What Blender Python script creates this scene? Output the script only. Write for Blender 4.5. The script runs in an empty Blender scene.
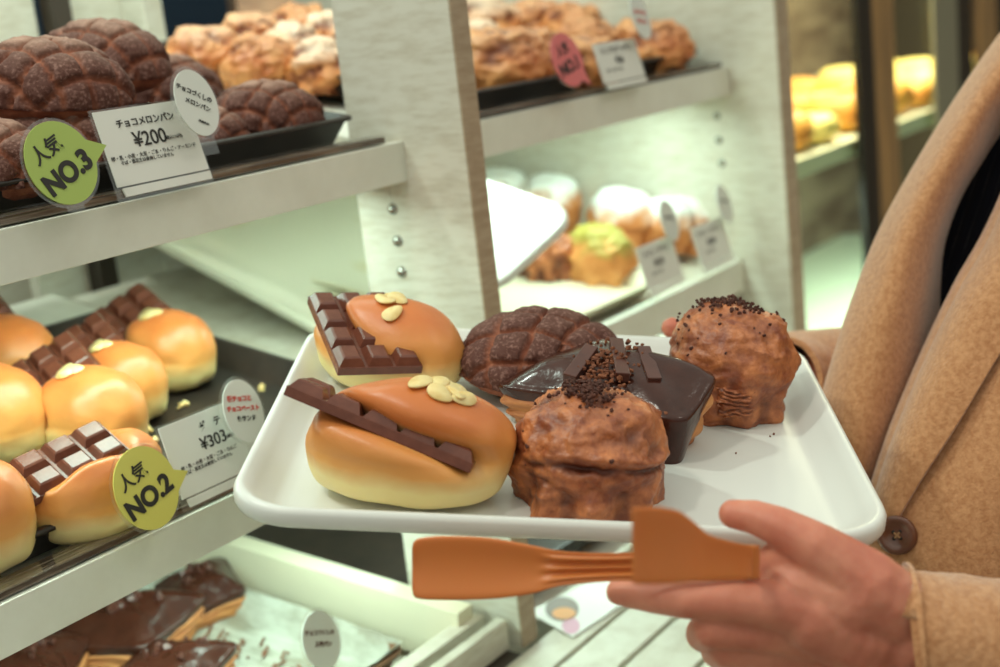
import bpy, bmesh, math, random
from mathutils import Vector, Matrix, noise
R = math.radians
SC = bpy.context.scene
COL = SC.collection
random.seed(7)
H = 1.35                      # camera height above the shop floor
F = 1350.0                    # focal length in pixels of a 1000 x 667 frame

# ------------------------------------------------------------------ camera basis (solved from the vanishing points)
AX = Vector((960, -428, 1350)).normalized()
AU = -Vector((650, 5770, 1350)).normalized()
AX = (AX - AU * AX.dot(AU)).normalized()
AY = AU.cross(AX)

def w(q):                     # camera coordinates (x right, y down, z forward) to world
    return Vector((AX.dot(q), AY.dot(q), AU.dot(q)))

def ray(px, py):
    return w(Vector(((px - 500) / F, (py - 333.5) / F, 1.0)))

CAM = Vector((0, 0, H))

def at(px, py, Z):            # the point seen at (px, py), Z metres ahead of the camera
    return CAM + ray(px, py) * Z

def hit(px, py, p, n):        # the point of the plane (p, n) seen at (px, py)
    r = ray(px, py)
    return CAM + r * ((p - CAM).dot(n) / r.dot(n))

def P3(x, y, z):              # world point, z measured from camera height
    return Vector((x, y, z + H))

cam = bpy.data.cameras.new('camera')
cam.sensor_width = 36
cam.lens = F * 36 / 1000
cam.clip_start = 0.02
cam.dof.use_dof = True
cam.dof.focus_distance = 0.77
cam.dof.aperture_fstop = 5.6
co = bpy.data.objects.new('camera', cam)
COL.objects.link(co)
xr, yu, zb = w(Vector((1, 0, 0))), -w(Vector((0, 1, 0))), -w(Vector((0, 0, 1)))
co.matrix_world = Matrix(((xr.x, yu.x, zb.x, 0), (xr.y, yu.y, zb.y, 0), (xr.z, yu.z, zb.z, H), (0, 0, 0, 1)))
SC.camera = co

# ------------------------------------------------------------------ materials
def lin(c):
    def g(v):
        v = v / 255
        return v / 12.92 if v <= 0.04045 else ((v + 0.055) / 1.055) ** 2.4
    return (g(c[0]), g(c[1]), g(c[2]), 1)

def mat(name, c, rough=0.5, c2=None, scale=40, detail=4, bump=0, bscale=None, metal=0, spec=0.5, coat=0, sss=0, lo=.35, hi=.65,
        emit=0, stretch=None, alpha=1, sheen=0, sssr=(.01, .005, .003), coatr=.1):
    m = bpy.data.materials.new(name)
    m.use_nodes = True
    nt = m.node_tree
    b = nt.nodes['Principled BSDF']
    b.inputs['Base Color'].default_value = lin(c)
    b.inputs['Roughness'].default_value = rough
    b.inputs['Metallic'].default_value = metal
    b.inputs['Specular IOR Level'].default_value = spec
    b.inputs['Coat Weight'].default_value = coat
    b.inputs['Coat Roughness'].default_value = coatr
    b.inputs['Alpha'].default_value = alpha
    if sheen:
        b.inputs['Sheen Weight'].default_value = sheen
        b.inputs['Sheen Roughness'].default_value = .5
    if sss:
        b.inputs['Subsurface Weight'].default_value = sss
        b.inputs['Subsurface Radius'].default_value = sssr
        b.inputs['Subsurface Scale'].default_value = 1
    if emit:
        b.inputs['Emission Color'].default_value = lin(c)
        b.inputs['Emission Strength'].default_value = emit
    tc = nt.nodes.new('ShaderNodeTexCoord')
    src = tc.outputs['Object']
    if stretch:
        mp = nt.nodes.new('ShaderNodeMapping')
        mp.inputs['Scale'].default_value = stretch
        nt.links.new(src, mp.inputs['Vector'])
        src = mp.outputs['Vector']
    m['tc'] = 1
    if c2 is not None:
        n = nt.nodes.new('ShaderNodeTexNoise')
        n.inputs['Scale'].default_value = scale
        n.inputs['Detail'].default_value = detail
        n.inputs['Roughness'].default_value = .6
        nt.links.new(src, n.inputs['Vector'])
        r = nt.nodes.new('ShaderNodeValToRGB')
        r.color_ramp.elements[0].position = lo
        r.color_ramp.elements[1].position = hi
        r.color_ramp.elements[0].color = lin(c)
        r.color_ramp.elements[1].color = lin(c2)
        nt.links.new(n.outputs['Fac'], r.inputs['Fac'])
        nt.links.new(r.outputs['Color'], b.inputs['Base Color'])
    if bump:
        n2 = nt.nodes.new('ShaderNodeTexNoise')
        n2.inputs['Scale'].default_value = bscale or scale
        n2.inputs['Detail'].default_value = 5
        nt.links.new(src, n2.inputs['Vector'])
        bp = nt.nodes.new('ShaderNodeBump')
        bp.inputs['Strength'].default_value = 1
        bp.inputs['Distance'].default_value = bump
        nt.links.new(n2.outputs['Fac'], bp.inputs['Height'])
        nt.links.new(bp.outputs['Normal'], b.inputs['Normal'])
    return m

def over(m, attr, c, c2=None, scale=200, fac=1.0):
    """mix another colour over a material's colour where the mesh attribute is high"""
    nt = m.node_tree
    b = nt.nodes['Principled BSDF']
    a = nt.nodes.new('ShaderNodeAttribute')
    a.attribute_name = attr
    mx = nt.nodes.new('ShaderNodeMix')
    mx.data_type = 'RGBA'
    mm = nt.nodes.new('ShaderNodeMath')
    mm.operation = 'MULTIPLY'
    mm.inputs[1].default_value = fac
    nt.links.new(a.outputs['Fac'], mm.inputs[0])
    nt.links.new(mm.outputs[0], mx.inputs['Factor'])
    lk = b.inputs['Base Color'].links
    if lk:
        nt.links.new(lk[0].from_socket, mx.inputs['A'])
    else:
        mx.inputs['A'].default_value = b.inputs['Base Color'].default_value
    if c2:
        tc = nt.nodes.new('ShaderNodeTexCoord')
        n = nt.nodes.new('ShaderNodeTexNoise')
        n.inputs['Scale'].default_value = scale
        n.inputs['Detail'].default_value = 3
        nt.links.new(tc.outputs['Object'], n.inputs['Vector'])
        r = nt.nodes.new('ShaderNodeValToRGB')
        r.color_ramp.elements[0].position = .4
        r.color_ramp.elements[1].position = .62
        r.color_ramp.elements[0].color = lin(c)
        r.color_ramp.elements[1].color = lin(c2)
        nt.links.new(n.outputs['Fac'], r.inputs['Fac'])
        nt.links.new(r.outputs['Color'], mx.inputs['B'])
    else:
        mx.inputs['B'].default_value = lin(c)
    nt.links.new(mx.outputs['Result'], b.inputs['Base Color'])
    return m

def clear(name, tint=(255, 255, 255), gloss=.12, rough=.05):
    m = bpy.data.materials.new(name)
    m.use_nodes = True
    nt = m.node_tree
    nt.nodes.remove(nt.nodes['Principled BSDF'])
    t = nt.nodes.new('ShaderNodeBsdfTransparent')
    t.inputs['Color'].default_value = lin(tint)
    g = nt.nodes.new('ShaderNodeBsdfGlossy')
    g.inputs['Roughness'].default_value = rough
    x = nt.nodes.new('ShaderNodeMixShader')
    x.inputs[0].default_value = gloss
    nt.links.new(t.outputs[0], x.inputs[1])
    nt.links.new(g.outputs[0], x.inputs[2])
    nt.links.new(x.outputs[0], nt.nodes['Material Output'].inputs['Surface'])
    return m

M = dict(
    tray=mat('tray_plastic', (214, 214, 208), .33, spec=.45, sss=.0),
    shelfwhite=mat('shelf_laminate', (222, 222, 210), .45, c2=(214, 213, 200), scale=25),
    wood=mat('white_wood', (214, 210, 196), .5, c2=(196, 188, 170), scale=9, stretch=(4, 4, 22), lo=.42, hi=.7),
    woodedge=mat('wood_edge', (176, 158, 134), .55, c2=(158, 138, 114), scale=9, stretch=(4, 4, 22)),
    bakesheet=mat('dark_baking_sheet', (34, 28, 25), .42, c2=(52, 42, 36), scale=30, spec=.4),
    rail=mat('smoky_rail', (74, 60, 50), .14, c2=(120, 106, 92), scale=14, stretch=(1.2, 30, 30), spec=.8, lo=.45, hi=.62),
    cream=mat('cream_tray', (228, 222, 196), .4),
    crumbtray=mat('crumb_dusted_tray', (226, 224, 204), .4, c2=(196, 180, 118), scale=11, lo=.62, hi=.8, detail=2),
    steel=mat('steel', (170, 168, 160), .25, metal=1),
    black=mat('black_metal', (20, 17, 15), .4),
    darkpost=mat('dark_post', (62, 54, 46), .4),
    choc=mat('milk_chocolate', (98, 52, 38), .27, c2=(112, 62, 46), scale=120, spec=.45, bump=.00012, bscale=500),
    darkchoc=mat('dark_chocolate', (72, 38, 30), .32, c2=(84, 46, 36), scale=120, spec=.45),
    glaze=mat('chocolate_glaze', (54, 24, 15), .22, c2=(66, 32, 22), scale=60, spec=.3, coat=.15, bump=.0022, bscale=34),
    crumb=mat('cocoa_crumb', (60, 28, 20), .8, c2=(88, 44, 28), scale=300),
    lcrumb=mat('biscuit_crumb', (130, 74, 42), .8, c2=(96, 50, 30), scale=200),
    almond=mat('almond', (244, 218, 158), .5, c2=(226, 188, 118), scale=60, sss=.2),
    paper=mat('card_paper', (222, 222, 214), .5),
    disc=mat('sign_paper', (214, 216, 208), .5),
    ink=mat('black_ink', (38, 34, 32), .6),
    redink=mat('red_ink', (214, 88, 78), .6),
    green=mat('green_sign', (164, 184, 92), .4),
    yellow=mat('lime_sign', (206, 198, 98), .4),
    pink=mat('pink_sign', (214, 112, 112), .5),
    plastic=clear('clear_plastic', gloss=.1),
    glass=clear('case_glass', (238, 246, 240), gloss=.05),
    tongs=mat('amber_tongs_plastic', (200, 116, 54), .38, c2=(196, 114, 56), scale=20, spec=.45, sss=.25, sssr=(.006, .003, .001)),
    skin=mat('skin', (212, 142, 116), .5, c2=(190, 112, 90), scale=28, sss=.35, sssr=(.012, .004, .002), bump=.0002, bscale=260, spec=.35),
    coat=mat('camel_wool', (198, 146, 104), .95, c2=(174, 120, 80), scale=260, bump=.0009, bscale=520, sheen=.5, spec=.1),
    navy=mat('navy_knit', (22, 24, 34), .9, sheen=.2, spec=.1),
    button=mat('brown_button', (112, 66, 44), .28, c2=(94, 54, 36), scale=60, spec=.5, coat=.3),
    thread=mat('thread', (170, 130, 92), .9),
    parchment=mat('parchment', (190, 192, 180), .35, c2=(150, 146, 130), scale=16, stretch=(3, 1, 1), bump=.002, bscale=18, lo=.4, hi=.6),
    smear=mat('chocolate_smear', (120, 76, 52), .5),
    pastry=mat('puff_pastry', (206, 142, 84), .6, c2=(168, 100, 56), scale=26, stretch=(1, 1, 6), bump=.0012, bscale=60, lo=.35, hi=.62),
    gold=mat('case_bake', (232, 178, 78), .55, c2=(206, 128, 52), scale=30),
    bronze=mat('bronze_frame', (132, 102, 70), .35, c2=(176, 134, 84), scale=6, stretch=(8, 8, 1)),
    greyframe=mat('grey_frame', (132, 128, 108), .4),
    wall=mat('wall_paint', (150, 128, 104), .8),
    floor=mat('floor_tile', (140, 126, 108), .4, c2=(128, 114, 96), scale=3),
    ceil=mat('ceiling_paint', (220, 214, 200), .8),
    blue=mat('blue_panel', (58, 82, 104), .5),
    dark=mat('dark_cabinet', (30, 25, 22), .5),
    led=mat('led_tube', (226, 255, 242), .5, emit=6),
)

def bread_mat(name, top, mid, low, z0, z1, nz=.006, rough=.38, spec=.4, coat=.12):
    """baked crust: brown on top, pale at the sides, following the local height of the bun"""
    m = mat(name, mid, rough, spec=spec, coat=coat, sss=.12, coatr=.35, sssr=(.006, .003, .0015), bump=.00025, bscale=230)
    nt = m.node_tree
    b = nt.nodes['Principled BSDF']
    tc = nt.nodes.new('ShaderNodeTexCoord')
    sx = nt.nodes.new('ShaderNodeSeparateXYZ')
    nt.links.new(tc.outputs['Object'], sx.inputs[0])
    n = nt.nodes.new('ShaderNodeTexNoise')
    n.inputs['Scale'].default_value = 30
    n.inputs['Detail'].default_value = 3
    nt.links.new(tc.outputs['Object'], n.inputs['Vector'])
    ma = nt.nodes.new('ShaderNodeMath')
    ma.operation = 'MULTIPLY_ADD'
    nt.links.new(n.outputs['Fac'], ma.inputs[0])
    ma.inputs[1].default_value = nz * 2
    nt.links.new(sx.outputs['Z'], ma.inputs[2])
    mr = nt.nodes.new('ShaderNodeMapRange')
    mr.inputs['From Min'].default_value = z0 + nz
    mr.inputs['From Max'].default_value = z1 + nz
    nt.links.new(ma.outputs[0], mr.inputs['Value'])
    r = nt.nodes.new('ShaderNodeValToRGB')
    r.color_ramp.elements[0].color = lin(low)
    r.color_ramp.elements[0].position = .24
    r.color_ramp.elements[1].color = lin(top)
    e = r.color_ramp.elements.new(.50)
    e.color = lin(mid)
    nt.links.new(mr.outputs[0], r.inputs['Fac'])
    nt.links.new(r.outputs['Color'], b.inputs['Base Color'])
    return m

M['bun'] = over(bread_mat('milk_bun_crust', (204, 116, 58), (222, 156, 84), (240, 218, 152), .006, .050), 'cut', (236, 206, 146))
M['melon'] = over(mat('cocoa_melon_crust', (86, 50, 41), .75, c2=(142, 104, 94), scale=420, lo=.5, hi=.72, bump=.0008, bscale=380, spec=.3),
                  'groove', (160, 98, 72), (134, 76, 56), 90)
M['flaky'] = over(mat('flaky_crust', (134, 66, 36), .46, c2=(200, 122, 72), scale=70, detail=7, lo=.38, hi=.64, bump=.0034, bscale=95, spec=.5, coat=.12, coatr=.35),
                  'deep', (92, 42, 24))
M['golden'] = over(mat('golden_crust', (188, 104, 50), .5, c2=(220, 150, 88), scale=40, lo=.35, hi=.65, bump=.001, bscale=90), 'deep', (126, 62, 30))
over(M['golden'], 'sugar', (250, 236, 214))
M['sugared'] = over(mat('sugared_crust', (196, 116, 60), .6, c2=(214, 140, 80), scale=40, bump=.001, bscale=90), 'sugar', (240, 244, 240), fac=.95)
M['matcha'] = over(mat('matcha_crust', (206, 128, 66), .6, c2=(216, 150, 88), scale=40, bump=.001, bscale=90), 'sugar', (138, 146, 58), fac=.7)
over(M['melon'], 'sugar', (190, 150, 130), fac=.6)

# ------------------------------------------------------------------ object helpers
def tag(o, label=None, cat=None, group=None, kind=None):
    if label:
        o['label'] = label
    if cat:
        o['category'] = cat
    if group:
        o['group'] = group
    if kind:
        o['kind'] = kind
    return o

def thing(name, label, cat, mw=None, group=None):
    o = bpy.data.objects.new(name, None)
    o.empty_display_size = .02
    COL.objects.link(o)
    if mw is not None:
        o.matrix_world = mw
    return tag(o, label, cat, group)

def mobj(name, me, m, parent=None, smooth=True):
    o = bpy.data.objects.new(name, me)
    COL.objects.link(o)
    if parent:
        o.parent = parent
    if m and not me.materials:
        me.materials.append(m)
    if smooth:
        for p in me.polygons:
            p.use_smooth = True
    return o

def mesh(vs, fs, name='m'):
    me = bpy.data.meshes.new(name)
    me.from_pydata([tuple(v) for v in vs], [], fs)
    me.update()
    return me

def bmesh_mesh(bm):
    me = bpy.data.meshes.new('m')
    bm.normal_update()
    bm.to_mesh(me)
    bm.free()
    return me

def frame(o, x, z, lock='x'):   # a matrix with origin o and axes near x and z
    x = x.normalized(); z = z.normalized()
    if lock == 'x':
        z = (z - x * z.dot(x)).normalized()
    else:
        x = (x - z * x.dot(z)).normalized()
    y = z.cross(x)
    return Matrix(((x.x, y.x, z.x, o.x), (x.y, y.y, z.y, o.y), (x.z, y.z, z.z, o.z), (0, 0, 0, 1)))

def box(bm, x0, x1, y0, y1, z0, z1, bev=0, mw=None):
    vs = [bm.verts.new((x, y, z)) for x in (x0, x1) for y in (y0, y1) for z in (z0, z1)]
    fs = []
    for q in ((0, 1, 3, 2), (4, 6, 7, 5), (0, 4, 5, 1), (2, 3, 7, 6), (0, 2, 6, 4), (1, 5, 7, 3)):
        fs.append(bm.faces.new([vs[i] for i in q]))
    if bev:
        es = list({e for f in fs for e in f.edges})
        r = bmesh.ops.bevel(bm, geom=es, offset=bev, segments=2, affect='EDGES', profile=.6)
        vs = [v for v in r['verts']] + [v for v in vs if v.is_valid]
        vs = list(set(vs))
    if mw is not None:
        for v in vs:
            if v.is_valid:
                v.co = mw @ v.co
    return vs

def boxobj(name, m, x0, x1, y0, y1, z0, z1, bev=0, parent=None, mw=None):
    bm = bmesh.new()
    box(bm, x0, x1, y0, y1, z0, z1, bev, mw)
    return mobj(name, bmesh_mesh(bm), m, parent, smooth=False)

def wbox(name, m, x0, x1, y0, y1, z0, z1, bev=.001, parent=None):     # z from camera height
    return boxobj(name, m, x0, x1, y0, y1, z0 + H, z1 + H, bev, parent)

def attr(me, name, vals):
    a = me.attributes.new(name, 'FLOAT', 'POINT')
    a.data.foreach_set('value', vals)

def fbm(p, s, o=4, seed=0):
    q = Vector((p[0] * s + seed * 3.7, p[1] * s - seed * 1.3, p[2] * s + seed * 2.1))
    return noise.fractal(q, 1.0, 2.0, o, noise_basis='PERLIN_ORIGINAL')

def sm(a, b, x):
    t = max(0.0, min(1.0, (x - a) / (b - a)))
    return t * t * (3 - 2 * t)

def dome(fn, nu=96, nv=48):
    """closed surface: fn(s, phi) -> (Vector, dict) with s 0 (bottom pole) .. 1 (top pole)"""
    vs, at_, fs = [], {}, []
    for j in range(nv + 1):
        for i in range(nu if 0 < j < nv else 1):
            v, a = fn(j / nv, 2 * math.pi * i / nu)
            vs.append(v)
            for k, x in a.items():
                at_.setdefault(k, []).append(x)
    def idx(j, i):
        if j == 0:
            return 0
        if j == nv:
            return 1 + (nv - 1) * nu
        return 1 + (j - 1) * nu + i % nu
    for j in range(nv):
        for i in range(nu):
            a, b, c, d = idx(j, i), idx(j, i + 1), idx(j + 1, i + 1), idx(j + 1, i)
            if j == 0:
                fs.append((a, d, c)[::-1] if False else (a, c, d))
            elif j == nv - 1:
                fs.append((a, b, c))
            else:
                fs.append((a, b, c, d))
    me = mesh(vs, fs)
    for k, l in at_.items():
        attr(me, k, l)
    return me

def grid(rows, thick=None, closed=False):
    """a sheet through rows of points; Catmull-Rom refined outside"""
    n, m_ = len(rows), len(rows[0])
    vs = [p for r in rows for p in r]
    fs = []
    for j in range(n - 1):
        for i in range(m_ if closed else m_ - 1):
            fs.append((j * m_ + i, j * m_ + (i + 1) % m_, (j + 1) * m_ + (i + 1) % m_, (j + 1) * m_ + i))
    return mesh(vs, fs)

def cr(pts, n):               # Catmull-Rom through pts, n steps per span
    out = []
    L = len(pts)
    for k in range(L - 1):
        p0, p1, p2, p3 = pts[max(k - 1, 0)], pts[k], pts[k + 1], pts[min(k + 2, L - 1)]
        for i in range(n):
            t = i / n
            out.append(.5 * ((2 * p1) + (p2 - p0) * t + (2 * p0 - 5 * p1 + 4 * p2 - p3) * t * t + (3 * p1 - p0 - 3 * p2 + p3) * t ** 3))
    out.append(pts[-1].copy())
    return out

def refine(rows, a, b):
    rows = [cr(r, a) for r in rows]
    cols = [cr([r[i] for r in rows], b) for i in range(len(rows[0]))]
    return [[c[j] for c in cols] for j in range(len(cols[0]))]

def sweep(path, radii, nseg=24, squash=None, cap=True):
    """tube along a path with tapering radius"""
    vs, fs = [], []
    up = Vector((0, 0, 1))
    prev = None
    for k, p in enumerate(path):
        t = (path[min(k + 1, len(path) - 1)] - path[max(k - 1, 0)]).normalized()
        if prev is None:
            a = t.cross(up)
            if a.length < .1:
                a = t.cross(Vector((1, 0, 0)))
            a.normalize()
        else:
            a = (prev - t * prev.dot(t)).normalized()
        prev = a
        b = t.cross(a)
        for i in range(nseg):
            f = 2 * math.pi * i / nseg
            r = radii[k](f) if callable(radii[k]) else radii[k]
            vs.append(p + (a * math.cos(f) + b * math.sin(f) * (squash or 1)) * r)
    n = len(path)
    for k in range(n - 1):
        for i in range(nseg):
            fs.append((k * nseg + i, k * nseg + (i + 1) % nseg, (k + 1) * nseg + (i + 1) % nseg, (k + 1) * nseg + i))
    if cap:
        fs.append(tuple(range(nseg))[::-1])
        fs.append(tuple((n - 1) * nseg + i for i in range(nseg)))
    return mesh(vs, fs)

def copy_tree(o, mw=None, label=None, group=None):
    c = o.copy()
    COL.objects.link(c)
    if mw is not None:
        c.matrix_world = mw
    if label:
        c['label'] = label
    if group:
        c['group'] = group
    for ch in list(o.children):
        d = ch.copy()
        COL.objects.link(d)
        d.parent = c
        for g in list(ch.children):
            e = g.copy()
            COL.objects.link(e)
            e.parent = d
    return c

# ------------------------------------------------------------------ trays
def rrect(W, D, r, ins, z, seg=8):
    r = max(r - ins * .6, .002)
    x0, x1, y0, y1 = ins, W - ins, ins, D - ins
    out = []
    for cx, cy, a0 in ((x1 - r, y0 + r, -90), (x1 - r, y1 - r, 0), (x0 + r, y1 - r, 90), (x0 + r, y0 + r, 180)):
        for k in range(seg + 1):
            a = R(a0 + 90 * k / seg)
            out.append(Vector((cx + r * math.cos(a), cy + r * math.sin(a), z)))
    return out

def tray_mesh(W, D, r, rings, seg=8):
    loops = [rrect(W, D, r, i, z, seg) for i, z in rings]
    n = len(loops[0])
    vs = [p for l in loops for p in l]
    fs = [tuple(range(n))[::-1]]
    for k in range(len(loops) - 1):
        for i in range(n):
            fs.append((k * n + i, k * n + (i + 1) % n, (k + 1) * n + (i + 1) % n, (k + 1) * n + i))
    fs.append(tuple((len(loops) - 1) * n + i for i in range(n)))
    return mesh(vs, fs)

HAND_RINGS = [(.030, -.020), (.024, -.0195), (.012, -.0125), (.004, -.011), (.0012, -.0105), (.0, -.008), (.0, -.003), (.0012, -.0006), (.003, 0), (.0055, -.0008),
              (.010, -.006), (.019, -.0145), (.023, -.0158), (.028, -.016), (.034, -.016)]
SHEET_RINGS = [(.014, -.022), (.012, -.0215), (.004, -.003), (.0, -.002), (.0, .0), (.003, .0008), (.007, 0), (.014, -.018), (.018, -.020)]

# hand tray frame
TU = Vector((.536, -.832, -.145)).normalized()
TN = Vector((-.009, -.177, .984)).normalized()
TV = TN.cross(TU)
T0 = P3(.432, .496, -.2212)
TM = frame(T0, TU, TN)
FLOOR_H = -.016
def tray_pt(px, py, h=0):     # point at height h over the tray floor
    return hit(px, py, T0 + TN * (FLOOR_H + h), TN)
t = mobj('serving_tray', tray_mesh(.34, .289, .036, HAND_RINGS), M['tray'])
t.matrix_world = TM
tag(t, 'white plastic tray holding six pastries, held out by the person', 'tray')

# shelf frames (boards tilt up toward the back)
SN = Vector((0, -.184, .983)).normalized()
SD = Vector((1, 0, 0)).cross(SN) * -1
SD = SN.cross(Vector((1, 0, 0)))
ZUL, ZUR, ZLL, ZLR, ZB = -.082, -.080, -.291, -.300, -.492
def shelf_pt(px, py, z0, h=0, n=SN):
    return hit(px, py, P3(0, .69, z0) + n * h, n)

# ------------------------------------------------------------------ chocolate bar, almonds, buns
def bar_mesh(n, m_, a=.021, b=.018, t=.011):
    """plate of n x m_ segments, long along x, wide along y, top up"""
    bm = bmesh.new()
    box(bm, 0, n * a, 0, m_ * b, -t * .5, 0, .0004)
    for i in range(n):
        for j in range(m_):
            g, s = .0008, .0030
            x0, x1, y0, y1 = i * a + g, (i + 1) * a - g, j * b + g, (j + 1) * b - g
            lo = [bm.verts.new((x, y, -.0002)) for x, y in ((x0, y0), (x1, y0), (x1, y1), (x0, y1))]
            mi = [bm.verts.new((x, y, t * .42)) for x, y in ((x0 + s * .85, y0 + s * .85), (x1 - s * .85, y0 + s * .85), (x1 - s * .85, y1 - s * .85), (x0 + s * .85, y1 - s * .85))]
            hi = [bm.verts.new((x, y, t * .5)) for x, y in ((x0 + s * 1.25, y0 + s * 1.25), (x1 - s * 1.25, y0 + s * 1.25), (x1 - s * 1.25, y1 - s * 1.25), (x0 + s * 1.25, y1 - s * 1.25))]
            for A, B in ((lo, mi), (mi, hi)):
                for k in range(4):
                    bm.faces.new((A[k], A[(k + 1) % 4], B[(k + 1) % 4], B[k]))
            bm.faces.new(hi)
    return bmesh_mesh(bm)

BARS = {}
def almond_mesh(seed):
    rnd = random.Random(seed)
    L, W_ = .0085 * rnd.uniform(.85, 1.1), .0052 * rnd.uniform(.85, 1.15)
    vs, fs = [], []
    n = 20
    bend = rnd.uniform(5, 14)
    for z, s in ((-.0006, .95), (0, 1), (.0007, .93)):
        for i in range(n):
            a = 2 * math.pi * i / n
            x = L * s * math.cos(a)
            y = W_ * s * math.sin(a) * (1 - .28 * math.cos(a))
            vs.append((x, y, z + bend * x * x * .6))
    for k in range(2):
        for i in range(n):
            fs.append((k * n + i, k * n + (i + 1) % n, (k + 1) * n + (i + 1) % n, (k + 1) * n + i))
    vs += [(0, 0, -.0006), (0, 0, .0009)]
    for i in range(n):
        fs.append((3 * n, (i + 1) % n, i))
        fs.append((3 * n + 1, 2 * n + i, 2 * n + (i + 1) % n))
    return mesh(vs, fs)
ALM = [almond_mesh(i) for i in range(5)]

def make_bun(label, mw, barw, n, m_, a=.050, b=.033, c=.033, seed=0, almonds=((-.2, 60), (0, 75), (.15, 95)), group=None, bseg=(.021, .018), openl=0, depth=.55, soft=.0055):
    """mw: world matrix of the bun (x along its length, base at z=0); barw: world matrix of the bar"""
    t_ = thing('chocolate_bar_bun', label, 'bread', mw, group)
    bl = mw.inverted() @ barw
    O, ex, ey, ez = bl.translation, bl.col[0].xyz, bl.col[1].xyz, bl.col[2].xyz
    cz = c * .86
    ctr = Vector((0, 0, cz))
    dpl = (ctr - O).dot(ez)
    def S(tt, f):
        # superellipsoid with its poles at -x and +x
        x = -math.cos(tt)
        s = max(math.sin(tt), 0) ** .92
        y, z = math.cos(f), math.sin(f)
        zz = c * s * z
        if z < 0:
            zz = -cz * (1 - math.exp(-(-zz) / cz * 1.9)) / (1 - math.exp(-1.9 * c / cz)) * (1 if True else 0)
        bulge = 1 + .05 * fbm((x, y * s, z * s), 1.4, 2, seed)
        p = Vector((a * x   , b * s * y * (1 + (.06 if z < 0 else 0)), zz)) * bulge
        p.z = max(p.z, -cz)
        q = p + ctr
        d = (q - O).dot(ez)
        o_ = -(q - O).dot(ey)            # positive outside the bun, on the bar's free side
        side = sm(-.030, -.004, o_)
        along = (q - O).dot(ex) / (n * bseg[0])
        win = sm(-.25, .12, along) * (1 - sm(.97, 1.15, along))
        pole = sm(0, .55, math.sin(tt))
        g = math.exp(-(d / soft) ** 2) * side * win * pole
        puff = math.exp(-((abs(d) - .014) / .009) ** 2) * side * win * pole
        op = openl * sm(-.001, .006, d) * sm(-.046, -.030, o_) * pole
        q = ctr + p * (1 - depth * g + .07 * puff * (1 - sm(0, .3, op)) - op)
        q.z = max(q.z, 0)
        return q, g
    nu, nv = 110, 84
    def fn(s, f):
        q, g = S(s * math.pi, f)
        return q, {'cut': min(1, max(0, (g - .35) * 2.2))}
    crust = mobj('bun_crust', dome(fn, nu, nv), M['bun'], t_)
    key = (n, m_, bseg)
    if key not in BARS:
        BARS[key] = bar_mesh(n, m_, *bseg)
    bo = mobj('chocolate_bar', BARS[key], M['choc'], t_, smooth=False)
    bo.matrix_local = bl
    for k, (u, f) in enumerate(almonds):
        tt = math.acos(max(-1, min(1, -u * 1.0)))
        f = R(f)
        p, g = S(tt, f)
        p1, _ = S(tt + .08, f)
        p2, _ = S(tt, f + .1)
        nn = (p1 - p).cross(p2 - p).normalized()
        if nn.dot(p - ctr) < 0:
            nn = -nn
        ang = random.uniform(0, 6.28)
        xd = (p1 - p).normalized() * math.cos(ang) + (p2 - p).normalized() * math.sin(ang)
        ao = mobj('almond_slice', ALM[k % 5], M['almond'], t_)
        ao.matrix_local = frame(p + nn * .0012, xd, nn + Vector((random.uniform(-.15, .15), random.uniform(-.15, .15), 0)), 'z')
    return t_

def bar_frame(p0, p1, p2):
    """outer corner, end of the outer long edge, inner side: x along the outer edge, y into the bun"""
    x = (p1 - p0).normalized()
    y = (p2 - p0)
    y = (y - x * y.dot(x)).normalized()
    z = x.cross(y)
    return Matrix(((x.x, y.x, z.x, p0.x), (x.y, y.y, z.y, p0.y), (x.z, y.z, z.z, p0.z), (0, 0, 0, 1)))

# front bun: lies across the near corner of the tray, its bar edge-on
bl_, br_ = tray_pt(325, 462, .012), tray_pt(500, 474, .012)
cen = tray_pt(411, 462, .018); cen = cen - TN * .018
m1 = frame(cen, (br_ - bl_), TN, 'z')
b1 = bar_frame(at(287, 385, .700), at(489, 470, .690), at(291, 381, .724))
make_bun('choc bar bun at the near left of the serving tray, bar seen edge-on', m1, b1, 5, 2, a=.055, b=.034, c=.0345, seed=1,
         almonds=((.08, 100), (.28, 110), (.34, 96), (.22, 92), (.50, 106), (.44, 98)), depth=.5)
# back bun: its bar stands face-on on the left
bl_, br_ = tray_pt(325, 352, .02), tray_pt(455, 378, .02)
cen = tray_pt(390, 352, .022); cen = cen - TN * .022
m2 = frame(cen, (br_ - bl_), TN, 'z')
b2 = bar_frame(at(308, 296, .880), at(335, 360, .822), at(330, 303, .878))
BUN_A = make_bun('choc bar bun at the far left of the serving tray, bar standing face-on', m2, b2, 4, 3, a=.051, b=.033, c=.0315, seed=2,
         almonds=((-.02, 100), (.12, 92), (-.02, 78), (.2, 118)), depth=.5)

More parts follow.
